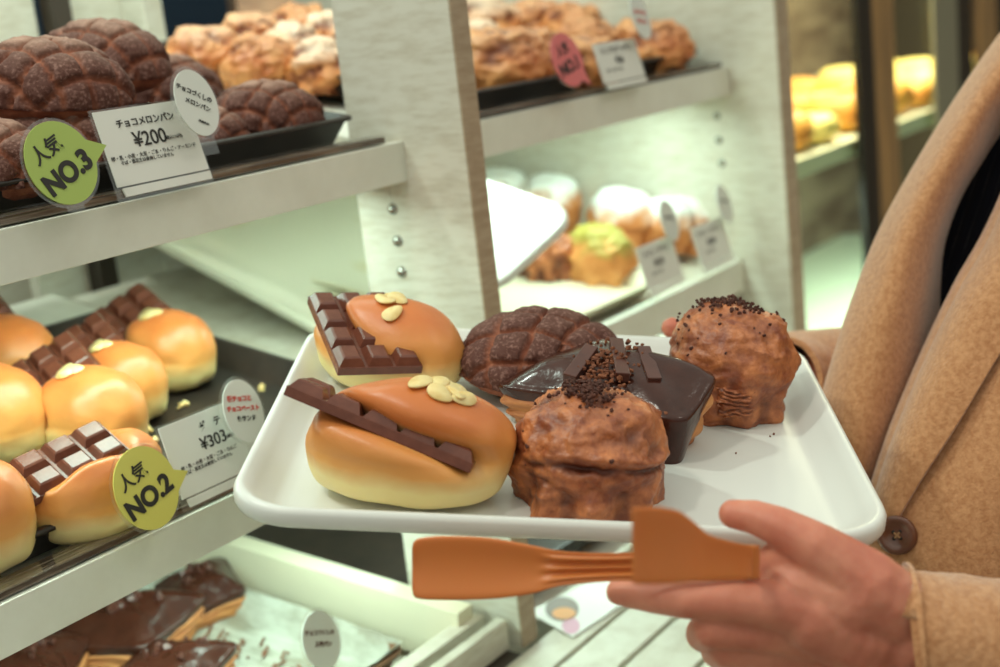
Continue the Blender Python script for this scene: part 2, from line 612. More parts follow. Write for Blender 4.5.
# ------------------------------------------------------------------ melon pan
def melon_mesh(a=.050, b=.040, h=.046, sp=.0235, seed=0, rot=.6, sugar=0, nu=150, nv=84):
    def fn(s, f):
        th = s * math.pi
        rr, zz = math.sin(th), -math.cos(th)
        if zz < 0:
            z = h * .30 + zz * h * .30
            rr = rr ** .62
        else:
            z = h * .30 + zz ** .92 * h * .70
        x, y = a * rr * math.cos(f), b * rr * math.sin(f)
        z = z if zz > 0 else h * .30 * (1 - (-zz) ** 1.6)
        k = 1 + .035 * fbm((x * 30, y * 30, z * 30), 1, 2, seed)
        x, y = x * k, y * k
        # the score lines follow the dome, so measure along the crust
        el = math.atan2(math.hypot(x / a, y / b), max(z / h, .02)) / 1.45
        L = math.hypot(x, y) + 1e-9
        ux, uy = x / L * el * a * 1.35, y / L * el * a * 1.35
        wx = ux * math.cos(rot) - uy * math.sin(rot) + .002 * fbm((ux * 60, uy * 60, 0), 1, 2, seed)
        wy = ux * math.sin(rot) + uy * math.cos(rot) + .002 * fbm((ux * 60, uy * 60, 5), 1, 2, seed)
        gx = abs((wx / sp) % 1 - .5) * 2
        gy = abs((wy / sp) % 1 - .5) * 2
        g = max(sm(.80, 1.0, gx), sm(.80, 1.0, gy))
        pill = (1 - gx ** 4) * (1 - gy ** 4)
        up = sm(.0, .25, zz + .25)
        n = Vector((x / a / a, y / b / b, (z - h * .3) / h / h)).normalized()
        p = Vector((x, y, z)) + n * (up * (.0036 * pill - .0034 * g) + .0009 * fbm((x * 220, y * 220, z * 220), 1, 4, seed))
        p.z = max(p.z, 0)
        gr = max(g * up, 1 - up)
        return p, {'groove': min(1, gr * 1.25), 'sugar': sugar * sm(.3, 1, n.z) * (.5 + .5 * fbm((x * 60, y * 60, 0), 1, 3, seed + 3)) * (1 - g)}
    return dome(fn, nu, nv)

c_ = tray_pt(541, 358, .022) - TN * .022
o = mobj('melon_bread', melon_mesh(.054, .044, .051, .0235, 4, .55, .25), M['melon'])
o.matrix_world = frame(c_, TU * .97 + TV * .25, TN, 'z')
tag(o, 'chocolate melon bread with scored crust at the back of the serving tray', 'bread')

# ------------------------------------------------------------------ round croissant buns
def cube_mesh(r0=.033, r1=.041, h=.074, seed=0, flutes=9, amp=.0032, nu=150, nv=100, rough=1.0, sugar=0, mid=.40, split=0):
    def fn(s, f):
        # profile: foot, fluted wall, overhanging crown
        if s < .12:
            r = r0 * (s / .12) ** .6 * .96
            z = 0.0005
            k = 0
        elif s < .45:
            t = (s - .12) / .33
            r = r0 + (r1 - r0) * (t ** 1.4) * .75
            z = h * mid * t
            k = 1 - sm(.55, 1, t)
        else:
            t = (s - .45) / .55 * math.pi / 2
            r = r1 * math.cos(t) ** .72 if s < 1 else 0
            z = h * mid + h * (1 - mid) * math.sin(t)
            r *= 1 if s > .5 else 1
            k = 0
        if .45 <= s:
            r_low = r0 + (r1 - r0) * .75
            q = sm(.45, .52, s)
            r = min(r, r_low + (r1 - r_low) * q) if s < .56 else r
        fl = math.sin(flutes * f + seed) * amp * k * (0 if s < .06 else 1)
        r = max(r + fl, 0)
        x, y = r * math.cos(f), r * math.sin(f)
        n = Vector((x, y, (z - h * .42) * .9))
        n = n.normalized() if n.length > 1e-6 else Vector((0, 0, 1))
        f1 = fbm((x, y, z * 1.3), 42, 4, seed)
        rid = 1 - abs(fbm((x, y, z * 2), 55, 3, seed + 9))
        swirl = 1 - abs(math.sin(f * 1.5 + z * 70 + 2.2 * fbm((x, y, z), 26, 2, seed + 5)))
        d = .0042 * f1 * rough + .0016 * (rid - .7) * rough + .0022 * (swirl ** 6) * rough * sm(.3, .5, s) * (1 - sm(.85, .98, s))
        lip = 0
        if split:
            zc = h * (.50 + .07 * math.sin(2.0 * f + 2.2) + .05 * f1)
            lip = math.exp(-((z - zc) / .0022) ** 2) * sm(.1, .6, math.cos(f - split)) * (.65 + .6 * fbm((x, y, z), 60, 2, 4))
            d += -.0050 * lip + .0020 * math.exp(-((z - zc - .0045) / .003) ** 2) * sm(.1, .6, math.cos(f - split))
        if s < .1:
            d = 0
        p = Vector((x, y, z)) + n * d
        p.z = max(p.z, 0)
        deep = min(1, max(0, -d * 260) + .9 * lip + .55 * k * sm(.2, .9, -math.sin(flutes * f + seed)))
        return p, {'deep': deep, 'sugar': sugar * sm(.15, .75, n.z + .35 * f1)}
    return dome(fn, nu, nv)

def crumbs_mesh(pts, s0, s1, seed=0):
    rnd = random.Random(seed)
    bm = bmesh.new()
    for p in pts:
        s = rnd.uniform(s0, s1)
        r = bmesh.ops.create_icosphere(bm, subdivisions=1, radius=s, matrix=Matrix.Translation(p))
        for v in r['verts']:
            v.co += Vector((rnd.uniform(-1, 1), rnd.uniform(-1, 1), rnd.uniform(-1, 1))) * s * .35
    return bmesh_mesh(bm)

def surf_top(me, x, y):
    """highest vertex near (x, y)"""
    best, bz = None, -1
    for v in me.vertices:
        d = (v.co.x - x) ** 2 + (v.co.y - y) ** 2
        if d < 1.6e-5 and v.co.z > bz:
            bz, best = v.co.z, v.co
    return bz if best else None

def cube_bun(label, mw, me, m, crumbs, seed, spread, strays=8, group=None):
    t_ = thing('round_croissant', label, 'pastry', mw, group)
    mobj('croissant_crust', me, m, t_)
    rnd = random.Random(seed)
    pts = []
    while len(pts) < crumbs:
        x, y = rnd.gauss(spread[0], spread[2]), rnd.gauss(spread[1], spread[3])
        z = surf_top(me, x, y)
        if z:
            pts.append(Vector((x, y, z + rnd.uniform(-.0002, .0014))))
    vs = [v.co for v in me.vertices if v.co.z > .025]
    for k in range(strays):
        pts.append(rnd.choice(vs).copy())
    c = mobj('cocoa_crumbs', crumbs_mesh(pts, .0006, .0015, seed), M['crumb'], t_, smooth=False)
    tag(c, kind='stuff')
    return t_

toward = (CAM - T0); toward = (toward - TN * toward.dot(TN)).normalized()
c_ = tray_pt(603, 521, .0); c_ = c_ - toward * .030
me = cube_mesh(.0376, .0412, .060, 3, 8, .0036, split=0.0001)
mF = frame(c_, toward, TN, 'z')
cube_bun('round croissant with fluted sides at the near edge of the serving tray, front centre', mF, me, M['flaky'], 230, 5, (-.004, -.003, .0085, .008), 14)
me = cube_mesh(.0350, .0405, .067, 8, 9, .0022, rough=.85)
c_ = tray_pt(744, 425, .0) - toward * .030
mB = frame(c_, toward, TN, 'z')
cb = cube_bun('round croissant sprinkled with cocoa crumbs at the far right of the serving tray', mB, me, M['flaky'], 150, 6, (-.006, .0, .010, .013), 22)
# open laminated patch low on the far croissant
rows, dp = [], []
for k in range(64):
    rr = []
    for i in range(25):
        a = R(-34 + 40 * i / 24)
        z = .007 + .021 * k / 63
        e = (min(i, 24 - i, k * .5, (63 - k) * .5) + 2.5 * fbm((i * .4, k * .15, 2), 1, 2, 6)) / 5
        ph = k * .62 + 1.9 * math.sin(i * .30 + k * .09) + 4.0 * fbm((i * .16, k * .07, 1), 1, 3, 3)
        r = .0392 + (z - .007) * .10 + (.0008 + .0011 * fbm((i * .3, k * .2, 7), 1, 2, 4)) * math.sin(ph) - (.004 * (1 - sm(0, 1, e)))
        rr.append(Vector((r * math.cos(a), r * math.sin(a), z)))
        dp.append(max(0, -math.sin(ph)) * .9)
    rows.append(rr)
me = grid(rows)
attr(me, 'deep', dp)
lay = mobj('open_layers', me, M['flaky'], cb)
md = lay.modifiers.new('s', 'SOLIDIFY'); md.thickness = .002; md.offset = -1

# ------------------------------------------------------------------ chocolate danish
def danish_meshes(corners, h=.040, hs=(1, 1, 1, 1), seed=0, nu=160, hd=(-.2, .1, -.1, 0)):
    """folded pastry on a four-cornered plan (corners round the centre, counter-clockwise) with its glaze"""
    def raw(f):
        d = Vector((math.cos(f), math.sin(f)))
        for k in range(4):
            p, q = Vector(corners[k]), Vector(corners[(k + 1) % 4])
            e = q - p
            den = d.x * e.y - d.y * e.x
            if abs(den) < 1e-9:
                continue
            t = (p.x * e.y - p.y * e.x) / den
            u = (p.x * d.y - p.y * d.x) / den
            if t > 0 and -1e-6 <= u <= 1 + 1e-6:
                return t
        return .04
    def plan(f):
        return sum(raw(f + R(k * 2.2)) for k in range(-3, 4)) / 7
    cang = [math.atan2(c[1], c[0]) for c in corners]
    def ch(f, dr=False):                        # 1 at a corner, and the height of that corner
        w_, hh = 0, 0
        for a_, h_ in zip(cang, hs if not dr else [1 + x for x in hd]):
            k = math.exp(-((((f - a_ + math.pi) % (2 * math.pi)) - math.pi) / .38) ** 2)
            w_ = max(w_, k)
            hh += k * (h_ - 1)
        return w_, hh
    def top_z(q, f):
        k, hh = ch(f)
        return h * (1.0 - .40 * q ** 2.4 + .40 * hh * q ** 1.5) + .0010 * fbm((q * math.cos(f) * 3, q * math.sin(f) * 3, 0), 1, 2, seed)
    def body(s, f):
        pl = plan(f)
        if s < .15:
            q, z = (s / .15) * .86, 0.0
        elif s < .55:
            t = (s - .15) / .40
            q = .86 + .14 * math.sin(t * math.pi * .62) / math.sin(.62 * math.pi)
            z = (top_z(1, f) - .002) * t
            lay = math.sin(t * 19 + 1.9 * math.sin(2 * f + seed) + 2.2 * fbm((math.cos(f), math.sin(f), t), 1.5, 2, seed))
            q += .026 * lay * (t * (1 - t) * 4) ** .5 + .03 * fbm((math.cos(f) * 2, math.sin(f) * 2, t * 3), 1, 3, seed)
        else:
            t = (s - .55) / .45
            q = 1 - t
            z = top_z(q, f) - .002
        return Vector((pl * q * math.cos(f), pl * q * math.sin(f), max(z, 0))), {}
    def gl(s, f):
        pl = plan(f)
        drip = .36 + .22 * fbm((math.cos(f) * 1.7, math.sin(f) * 1.7, 2), 1, 3, seed + 2) + ch(f, True)[1]
        if s < .40:
            t = s / .40
            q = t * .93
            z = top_z(min(q, 1), f) - .004 - drip * h * .8 * q ** 8
        elif s < .68:
            t = (s - .40) / .28
            q = .94 + .115 * math.sin(t * math.pi / 2)
            z = top_z(1, f) - drip * h * (1 - t) ** 1.2
        else:
            t = (s - .68) / .32
            q = 1.055 * (1 - t)
            z = top_z(min(q, 1), f) + .0016
        return Vector((pl * q * math.cos(f), pl * q * math.sin(f), z)), {}
    return dome(body, nu, 110), dome(gl, nu, 80), top_z

DC = (.204, .162)
CRN = [(.132 - DC[0], .160 - DC[1]), (.238 - DC[0], .106 - DC[1]), (.262 - DC[0], .144 - DC[1]), (.190 - DC[0], .216 - DC[1])]
DB, DG, DTOP = danish_meshes(CRN, .048, (.75, .95, 1.7, 1.1), 2, hd=(-.15, .62, -.05, 0))
mD = frame(T0 + TU * DC[0] + TV * DC[1] + TN * FLOOR_H, TU, TN, 'z')
dn = thing('chocolate_danish', 'chocolate-glazed danish topped with three chocolate sticks, centre of the serving tray', 'pastry', mD)
mobj('layered_pastry', DB, M['pastry'], dn)
mobj('chocolate_glaze', DG, M['glaze'], dn)
mDi = mD.inverted()
def on_top(p):
    q = 0
    f = math.atan2(p.y, p.x)
    return DTOP(min(1, math.hypot(p.x, p.y) / .055), f) + .0018
for (x0, y0, x1, y1) in ((567, 369, 594, 348), (615, 340, 624, 374), (641, 349, 657, 374)):
    p, q = mDi @ tray_pt(x0, y0, .049), mDi @ tray_pt(x1, y1, .049)
    p.z, q.z = on_top(p) + .0024, on_top(q) + .0024
    bm = bmesh.new()
    L = (q - p).length * .8
    box(bm, -L / 2, L / 2, -.0042, .0042, -.003, .003, .0007)
    so = mobj('chocolate_stick', bmesh_mesh(bm), M['darkchoc'], dn, smooth=False)
    so.matrix_local = frame((p + q) / 2, q - p, Vector((.05, -.1, 1)), 'x')
rnd = random.Random(3)
pts = []
for k in range(170):
    p = mDi @ tray_pt(rnd.gauss(606, 17), rnd.gauss(364, 9), .047)
    pts.append(Vector((p.x, p.y, on_top(p) + rnd.uniform(-.001, .0015))))
for x, y in ((668, 392), (655, 410), (690, 385), (560, 380)):
    p = mDi @ tray_pt(x, y, .044)
    pts.append(Vector((p.x, p.y, on_top(p))))
tag(mobj('biscuit_crumbs', crumbs_mesh(pts, .0008, .0018, 3), M['lcrumb'], dn, smooth=False), kind='stuff')
# stray crumbs on the tray floor
pts = [tray_pt(x, y, .0006) for x, y in ((774, 434), (736, 453), (517, 431), (548, 436), (770, 436), (505, 455), (812, 436), (520, 330))]
tag(mobj('crumbs', crumbs_mesh(pts, .0005, .0011, 9), M['lcrumb'], smooth=False), 'few brown pastry crumbs scattered on the serving tray floor', 'crumbs', kind='stuff')

# ------------------------------------------------------------------ display shelf unit
YF = .661
unit = thing('display_shelf', 'white wood-grain bakery display shelf unit with two uprights and sloping shelves', 'shelf')
def upright(x0, x1, yb):
    return wbox('upright', M['wood'], x0, x1, .603, yb, -.5, .55, .0012, unit)
u1 = upright(.817, .838, .716)
u2 = upright(1.405, 1.437, 1.30)
for x0, x1 in ((.8168, .8382), (1.4048, 1.4372)):
    wbox('upright_edge', M['woodedge'], x0, x1, .6015, .6035, -.5, .55, .0004, unit)
def dot(par, x, y, z):
    bm = bmesh.new()
    bmesh.ops.create_uvsphere(bm, u_segments=16, v_segments=10, radius=.0046)
    for v in bm.verts:
        v.co.x *= .8
    o = mobj('shelf_pin', bmesh_mesh(bm), M['steel'], par)
    o.location = P3(x, y, z)
for px_, py_ in ((393, 209), (398, 241), (402, 272)):
    p = hit(px_, py_, P3(.817, 0, 0), Vector((1, 0, 0)))
    dot(u1, p.x, p.y, p.z - H)
for px_, py_ in ((717, 116), (719, 140), (722, 163)):
    p = hit(px_, py_, P3(1.405, 0, 0), Vector((1, 0, 0)))
    dot(u2, p.x, p.y, p.z - H)
def shelf(x0, x1, z0, back=1.13, tilt=.187, lip=.031, y0=YF, m='shelfwhite'):
    wbox('shelf_lip', M['shelfwhite'], x0, x1, y0, y0 + .012, z0 - lip, z0, .0008, unit)
    vs = [(x0, y0 + .010, z0 - .012), (x1, y0 + .010, z0 - .012), (x1, back, z0 - .012 + tilt * (back - y0 - .01)), (x0, back, z0 - .012 + tilt * (back - y0 - .01))]
    T = [P3(*v) for v in vs]
    Bt = [v - Vector((0, 0, .012)) for v in T]
    V_ = T + Bt
    me = mesh(V_, [(0, 1, 2, 3), (7, 6, 5, 4), (0, 4, 5, 1), (1, 5, 6, 2), (2, 6, 7, 3), (3, 7, 4, 0)])
    mobj('shelf_board', me, M[m], unit, smooth=False)
shelf(.20, .817, -.084)
shelf(.838, 1.405, -.081)
shelf(.20, .817, -.291)
shelf(.838, 1.405, -.300, lip=.036, m='wood')
def rail(x0, x1, z0):
    o = wbox('price_rail', M['rail'], x0, x1, .6645, .684, z0 + .001, z0 + .006, .0012, unit)
    mobj_ = wbox('price_rail', M['plastic'], x0, x1, .662, .686, z0 + .0062, z0 + .0075, .0004, unit)
rail(.21, .80, -.084)
rail(.84, 1.395, -.081)
rail(.21, .80, -.291)

def sheet(name, label, x0, x1, depth, z0, m, cat='baking tray', y0=.688, hgt=1.0, n=SN, r=.012, group=None):
    me = tray_mesh(x1 - x0, depth, r, [(i, z * hgt) for i, z in SHEET_RINGS], 4)
    o = mobj(name, me, m)
    o.matrix_world = frame(P3(x0, y0, z0 + .0215 * hgt), Vector((1, 0, 0)), n)
    return tag(o, label, cat, group=group)
sheet('baking_tray', 'black baking tray of chocolate melon bread on the top left shelf', .26, .797, .30, ZUL - .001, M['bakesheet'], y0=.686)
sheet('baking_tray', 'brown-edged baking tray of golden croissants on the top right shelf', .93, 1.392, .40, ZUR - .001, M['bakesheet'], y0=.686)
sheet('baking_tray', 'black baking tray of chocolate bar buns on the lower left shelf', .24, .777, .305, ZLL - .001, M['bakesheet'], y0=.686)
sheet('cream_tray', 'cream tray of sugared buns on the lower right shelf', .985, 1.25, .30, ZLR - .002, M['cream'], 'tray', y0=.676, hgt=.75, r=.025)

# back structure seen through the left bay
back = thing('back_frame', 'pale panels and dark post standing behind the left display shelves', 'frame')
def vpanel(name, m, x0, x1, y0, y1, z0=-.5, z1=.5):
    wbox(name, M[m], x0, x1, y0, y1, z0, z1, .001, back)
vpanel('post', 'darkpost', .895, .918, 1.15, 1.17)
vpanel('panel', 'wood', .83, .885, 1.165, 1.18)
vpanel('panel', 'wood', .925, .995, 1.165, 1.18)
vpanel('panel', 'wood', .995, 1.02, 1.13, 1.18)
wbox('low_panel', M['wood'], .2, 1.40, 1.25, 1.27, -.6, -.06, .001, back)

# ------------------------------------------------------------------ lower shelf and ledge
BN = Vector((0, -.10, .995)).normalized()
wbox('shelf_board', M['wood'], .20, 1.405, .64, 1.0, -.535, -.515, .001, unit)
o = mobj('baking_tray', tray_mesh(.56, .27, .02, [(i * .9, z * 1.1) for i, z in SHEET_RINGS], 5), mat('brown_tray', (120, 84, 60), .4))
o.matrix_world = frame(P3(.205, .676, -.487), Vector((1, 0, 0)), BN)
tag(o, 'brown-rimmed tray lined with parchment on the bottom shelf', 'baking tray')
# parchment: a crumpled liner rising over the rims
rows = []
for j in range(41):
    rr = []
    for i in range(81):
        x, y = .004 + .552 * i / 80, .004 + .262 * j / 40
        e = min(x, .56 - x, y, .27 - y)
        z = -.0198 + .0235 * (1 - sm(.002, .020, e)) + .0016 * abs(fbm((x, y, 0), 26, 4, 2)) * sm(0, .03, e) + .0016 * fbm((x, y, 0), 60, 2, 2) * (1 - sm(.01, .03, e))
        rr.append(Vector((x, y, z)))
    rows.append(rr)
o = mobj('parchment_sheet', grid(rows), M['parchment'])
o.matrix_world = frame(P3(.205, .676, -.4855), Vector((1, 0, 0)), BN)
md = o.modifiers.new('s', 'SOLIDIFY'); md.thickness = .0004
tag(o, 'crumpled grey parchment sheet lining the bottom shelf tray', 'paper')
PM = o.matrix_world.copy()
rnd = random.Random(11)
bm = bmesh.new()
for k in range(150):
    x, y = rnd.uniform(.36, .52), rnd.uniform(.02, .19)
    L = rnd.uniform(.0015, .009)
    box(bm, -L, L, -rnd.uniform(.0006, .0018), rnd.uniform(.0006, .0018), .0, .0006, .0003, Matrix.Translation((x, y, -.0168)) @ Matrix.Rotation(rnd.gauss(.5, .3), 4, 'Z'))
sm_ = mobj('chocolate_smears', bmesh_mesh(bm), M['smear'], o, smooth=False)
tag(sm_, kind='stuff')
# white side rail and the dark empty tray beyond it
def bar3(name, m, p, q, wdt, hgt, parent=None, bev=.001):
    L = (q - p).length
    o = boxobj(name, m, 0, L, -wdt / 2, wdt / 2, -hgt, 0, bev, parent)
    o.matrix_world = frame(p, q - p, Vector((0, 0, 1)), 'x')
    return o
bar3('side_rail', M['cream'], P3(.795, .640, -.462), P3(.795, .985, -.428), .020, .050, unit)
o = wbox('baking_tray', M['bakesheet'], .812, 1.36, .66, 1.02, -.497, -.482, .003)
tag(o, 'empty black baking tray on the bottom shelf right of the parchment tray', 'baking tray')
# slatted ledge in front
ledge = thing('slatted_ledge', 'white slatted wooden ledge running along the foot of the display shelf', 'ledge')
for k, (y0, y1) in enumerate(((.565, .6), (.517, .560), (.462, .512), (.405, .457), (.35, .40))):
    wbox('ledge_board', M['wood'], .2, 1.9, y0, y1, -.516, -.502, .0015, ledge)
wbox('ledge_front', M['wood'], .2, 1.9, .345, .60, -1.35, -.5165, .001, ledge)
for y0, y1 in ((.612, .622), (.634, .650)):
    wbox('slotted_rail', M['wood'], .2, .812, y0, y1, -.500, -.474, .001, unit)
wbox('slotted_rail', M['darkpost'], .2, .812, .600, .66, -.514, -.502, .001, unit)
wbox('plinth', M['wood'], .20, 1.437, .66, 1.05, -1.35, -.54, .001, unit)

# leaflet with a cake picture
lf_c = P3(0, 0, -.5005)
def lp(px_, py_):
    return hit(px_, py_, P3(0, 0, -.5), Vector((0, 0, 1)))
A, B, C_, D_ = lp(528, 612), lp(573, 637), lp(640, 592), lp(600, 575)
leaf = thing('leaflet', 'small white leaflet with a cake picture lying on the slatted ledge', 'leaflet')
mobj('leaflet_paper', mesh([A, B, C_, D_] + [v - Vector((0, 0, .0012)) for v in (A, B, C_, D_)], [(0, 1, 2, 3), (7, 6, 5, 4), (0, 4, 5, 1), (1, 5, 6, 2), (2, 6, 7, 3), (3, 7, 4, 0)]), mat('leaflet_paper', (232, 230, 226), .4), leaf, smooth=False)
def blob(name, px_, py_, rx, ry, m, dz):
    c = lp(px_, py_)
    e1 = lp(px_ + rx, py_) - c
    e2 = lp(px_, py_ - ry) - c
    n = 24
    vs = [c + e1 * math.cos(2 * math.pi * i / n) + e2 * math.sin(2 * math.pi * i / n) + Vector((0, 0, dz)) for i in range(n)]
    mobj(name, mesh(vs, [tuple(range(n))]), m, leaf, smooth=False)
blob('printed_picture', 562, 609, 17, 12, mat('print_grey', (140, 128, 122), .5), .0004)
blob('printed_picture', 564, 614, 12, 6, mat('print_orange', (226, 160, 100), .5), .0007)
blob('printed_patch', 571, 626, 9, 8, mat('print_pink', (224, 170, 196), .5), .0004)

# ------------------------------------------------------------------ signs
def text(body, size, m, parent, x, z, ang=0, y=-.0012, name='lettering', xs=1.0, bold=.0):
    cu = bpy.data.curves.new('t', 'FONT')
    cu.body = body
    cu.size = size
    cu.align_x = 'CENTER'
    cu.align_y = 'CENTER'
    cu.offset = bold
    cu.extrude = .00012
    o = bpy.data.objects.new('t', cu)
    COL.objects.link(o)
    bpy.context.view_layer.update()
    me = bpy.data.meshes.new_from_object(o.evaluated_get(bpy.context.evaluated_depsgraph_get()))
    bpy.data.objects.remove(o)
    bpy.data.curves.remove(cu)
    ca, sa = math.cos(R(ang)), math.sin(R(ang))
    for v in me.vertices:
        a, b, c = v.co.x * xs, v.co.y, v.co.z
        v.co = (x + a * ca - b * sa, y - c, z + a * sa + b * ca)
    me.materials.clear()
    return mobj(name, me, m, parent, smooth=False)

def plate(bm, pts, y0, y1):
    a = [bm.verts.new((x, y0, z)) for x, z in pts]
    b = [bm.verts.new((x, y1, z)) for x, z in pts]
    bm.faces.new(a)
    bm.faces.new(b[::-1])
    n = len(pts)
    for i in range(n):
        bm.faces.new((a[i], b[i], b[(i + 1) % n], a[(i + 1) % n]))

def sign_mat(px_, py_, y, lean=14, yaw=0):
    p = hit(px_, py_, P3(0, y, 0), Vector((0, 1, 0)))
    return Matrix.Translation(p) @ Matrix.Rotation(R(yaw), 4, 'Z') @ Matrix.Rotation(R(-lean), 4, 'X')

def ell(rx, rz, n=40, cx=0, cz=0):
    return [(cx + rx * math.cos(2 * math.pi * i / n), cz + rz * math.sin(2 * math.pi * i / n)) for i in range(n)]

def balloon(label, mw, rx, rz, m, lines, ang, tail, stem=.02, group=None, name='balloon_sign'):
    t_ = thing(name, label, 'sign', mw, group)
    bm = bmesh.new()
    plate(bm, ell(rx, rz), -.0008, 0)
    if tail:
        plate(bm, tail, -.00078, -.00002)
    mobj('sign_face', bmesh_mesh(bm), m, t_, smooth=False)
    bm = bmesh.new()
    plate(bm, ell(rx + .0022, rz + .0022), .0001, .0008)
    plate(bm, [(-.006, -rz), (.006, -rz), (.006, -rz - stem), (-.006, -rz - stem)], .0001, .0008)
    mobj('clear_holder', bmesh_mesh(bm), M['plastic'], t_, smooth=False)
    for (s, size, x, z, ink, bold) in lines:
        text(s, size, M[ink], t_, x, z, ang, bold=bold)
    return t_

def card(label, mw, wd, ht, lines, group=None):
    t_ = thing('price_card', label, 'price card', mw, group)
    bm = bmesh.new()
    plate(bm, [(0, 0), (wd, 0), (wd, ht), (0, ht)], -.0008, 0)
    plate(bm, [(0.004, -.0065), (wd, -.0065), (wd, -.0012), (0.003, -.0012)], -.0012, 0)
    mobj('card_face', bmesh_mesh(bm), M['paper'], t_, smooth=False)
    bm = bmesh.new()
    plate(bm, [(-.002, -.009), (wd + .002, -.009), (wd + .002, ht + .0015), (-.002, ht + .0015)], .0001, .0009)
    mobj('clear_holder', bmesh_mesh(bm), M['plastic'], t_, smooth=False)
    for (s, size, x, z, ink, bold) in lines:
        text(s, size, M[ink], t_, x, z, 0, bold=bold)
    return t_

# NO.3 card and signs, top left
card('white price card reading ¥200 on the top left shelf', sign_mat(117, 188, .652), .0745, .0465,
     [('チョコメロンパン', .0058, .037, .037, 'ink', .0001), ('¥200', .0128, .036, .0258, 'ink', .0001), ('(税込216円)', .0028, .0545, .0240, 'ink', 0),
      ('卵・乳・小麦・大豆・ごま・りんご・アーモンド', .0031, .036, .0168, 'ink', 0), ('そば・落花生は使用していません', .0028, .029, .0135, 'ink', 0)])
balloon('green balloon sign reading NO.3 on the top left shelf', sign_mat(61, 163, .648), .0235, .0245, M['green'],
        [('人気', .0115, -.0070, .0080, 'ink', .00018), ('NO.3', .0165, .0020, -.0065, 'ink', .0007)], 22, [(.018, .012), (.0345, .0055), (.0215, -.005)], .004)
balloon('white round sign of small lettering above the ¥200 price card', sign_mat(196, 103, .645), .0165, .0215, M['disc'],
        [('チョコづくしの', .0040, 0, .0060, 'ink', .00008), ('メロンパン', .0040, 0, -.0015, 'ink', .00008), ('（数量限定）', .0018, 0, -.0130, 'ink', 0)], -28, None, .012)
# NO.2 card and signs
card('white price card reading ¥303 on the lower left shelf', sign_mat(182, 500, .652), .080, .0480,
     [('グ　テ', .0066, .040, .0385, 'ink', .0001), ('¥303', .0112, .039, .0275, 'ink', .0001), ('(税込327円)', .0028, .0575, .0262, 'ink', 0),
      ('卵・乳・小麦・大豆・ごま・りんご', .0031, .031, .0180, 'ink', 0), ('そば・落花生は使用していません', .0028, .029, .0145, 'ink', 0)])
balloon('lime balloon sign reading NO.2 on the lower left shelf', sign_mat(146, 488, .644), .0235, .0260, M['yellow'],
        [('人気', .0115, -.0070, .0090, 'ink', .00018), ('NO.2', .0165, -.0005, -.0060, 'ink', .0007)], 14, [(.018, .006), (.0335, -.0005), (.0205, -.011)], .003)
balloon('white round sign with red lettering beside the ¥303 price card', sign_mat(243, 411, .646), .0165, .0215, M['disc'],
        [('板チョコと', .0042, -.0005, .0085, 'redink', .0002), ('チョコペースト', .0040, 0, .0015, 'redink', .0002), ('をサンド', .0042, 0, -.0055, 'ink', .0001)], -14, None, .012)
# top right
balloon('pink balloon sign reading NO.1 on the top right shelf', sign_mat(567, 60, .645), .0245, .0245, M['pink'],
        [('人気', .0115, -.004, .0090, 'ink', .0002), ('NO.1', .0155, .0, -.0065, 'ink', .0006)], 12, [(.010, -.018), (.026, -.026), (.021, -.008)], .004)
card('blurred white price card on the top right shelf', sign_mat(604, 84, .652), .0800, .0380,
     [('ミニクロワッサン', .0076, .04, .030, 'ink', .0001), ('¥36', .0100, .040, .0195, 'ink', .0001), ('卵・乳・小麦・大豆', .0034, .026, .0110, 'ink', 0)])
balloon('white round sign with pink lettering above the price card, top right shelf', sign_mat(640, 17, .650), .0165, .0225, M['disc'],
        [('おすすめ', .0055, 0, .004, 'redink', .0001), ('焼きたて', .0050, 0, -.005, 'redink', .0001)], -10, None, .012)
# lower right
for (px_, py_, lab, dx, dy) in ((648, 291, 'blurred grey price card beside the green-dusted bun, lower right shelf', 669, 221),
                                (702, 268, 'blurred grey price card at the far end of the lower right shelf', 724, 204)):
    card(lab, sign_mat(px_, py_, .652), .076, .0440, [('クイニーアマン', .0076, .036, .034, 'ink', .0001), ('¥230', .0100, .036, .0225, 'ink', .0001), ('卵・乳・小麦', .0036, .028, .0130, 'ink', 0)])
    balloon(lab.replace('blurred grey price card', 'small grey round sign'), sign_mat(dx, dy, .656), .0165, .0215, M['disc'], [('おすすめ', .0045, 0, .003, 'ink', .0001)], -14, None, .014)
# bottom sign
balloon('white oval sign of small brown lettering on the parchment tray', sign_mat(321, 640, .668), .0185, .0220, M['disc'],
        [('チョコづくしの', .0042, 0, .0055, 'button', .0001), ('人気パン', .0042, 0, -.0035, 'button', .0002)] , -22, None, .012)

# ------------------------------------------------------------------ bread on the shelves
# melon breads, top left
MEL = [melon_mesh(.050, .040, .052, .0220, 11, .7, 1.2, 110, 64), melon_mesh(.048, .040, .052, .0225, 12, .3, 1.2, 110, 64)]
def place_mel(label, px_, py_, h, yaw, k, s=1.0, pitch=0):
    o = mobj('melon_bread', MEL[k], M['melon'])
    p = shelf_pt(px_, py_, ZUL, h) - SN * (.02 * s)
    o.matrix_world = frame(p, Vector((1, 0, 0)), SN) @ Matrix.Rotation(R(yaw), 4, 'Z') @ Matrix.Rotation(R(pitch), 4, 'Y') @ Matrix.Scale(s, 4)
    return tag(o, label, 'bread', 'chocolate melon breads on the top left shelf')
place_mel('large chocolate melon bread lying on top of the pile at the far left', 48, 92, .055, -52, 0, 1.03)
place_mel('sugar-dusted chocolate melon bread stacked behind the big one, top left shelf', 104, 66, .056, -58, 1, .98)
place_mel('chocolate melon bread alone right of the round sign, top left shelf', 268, 118, .020, -38, 0, .82)
place_mel('chocolate melon bread underneath the pile, behind the green sign', 62, 150, .020, -50, 1, .96)
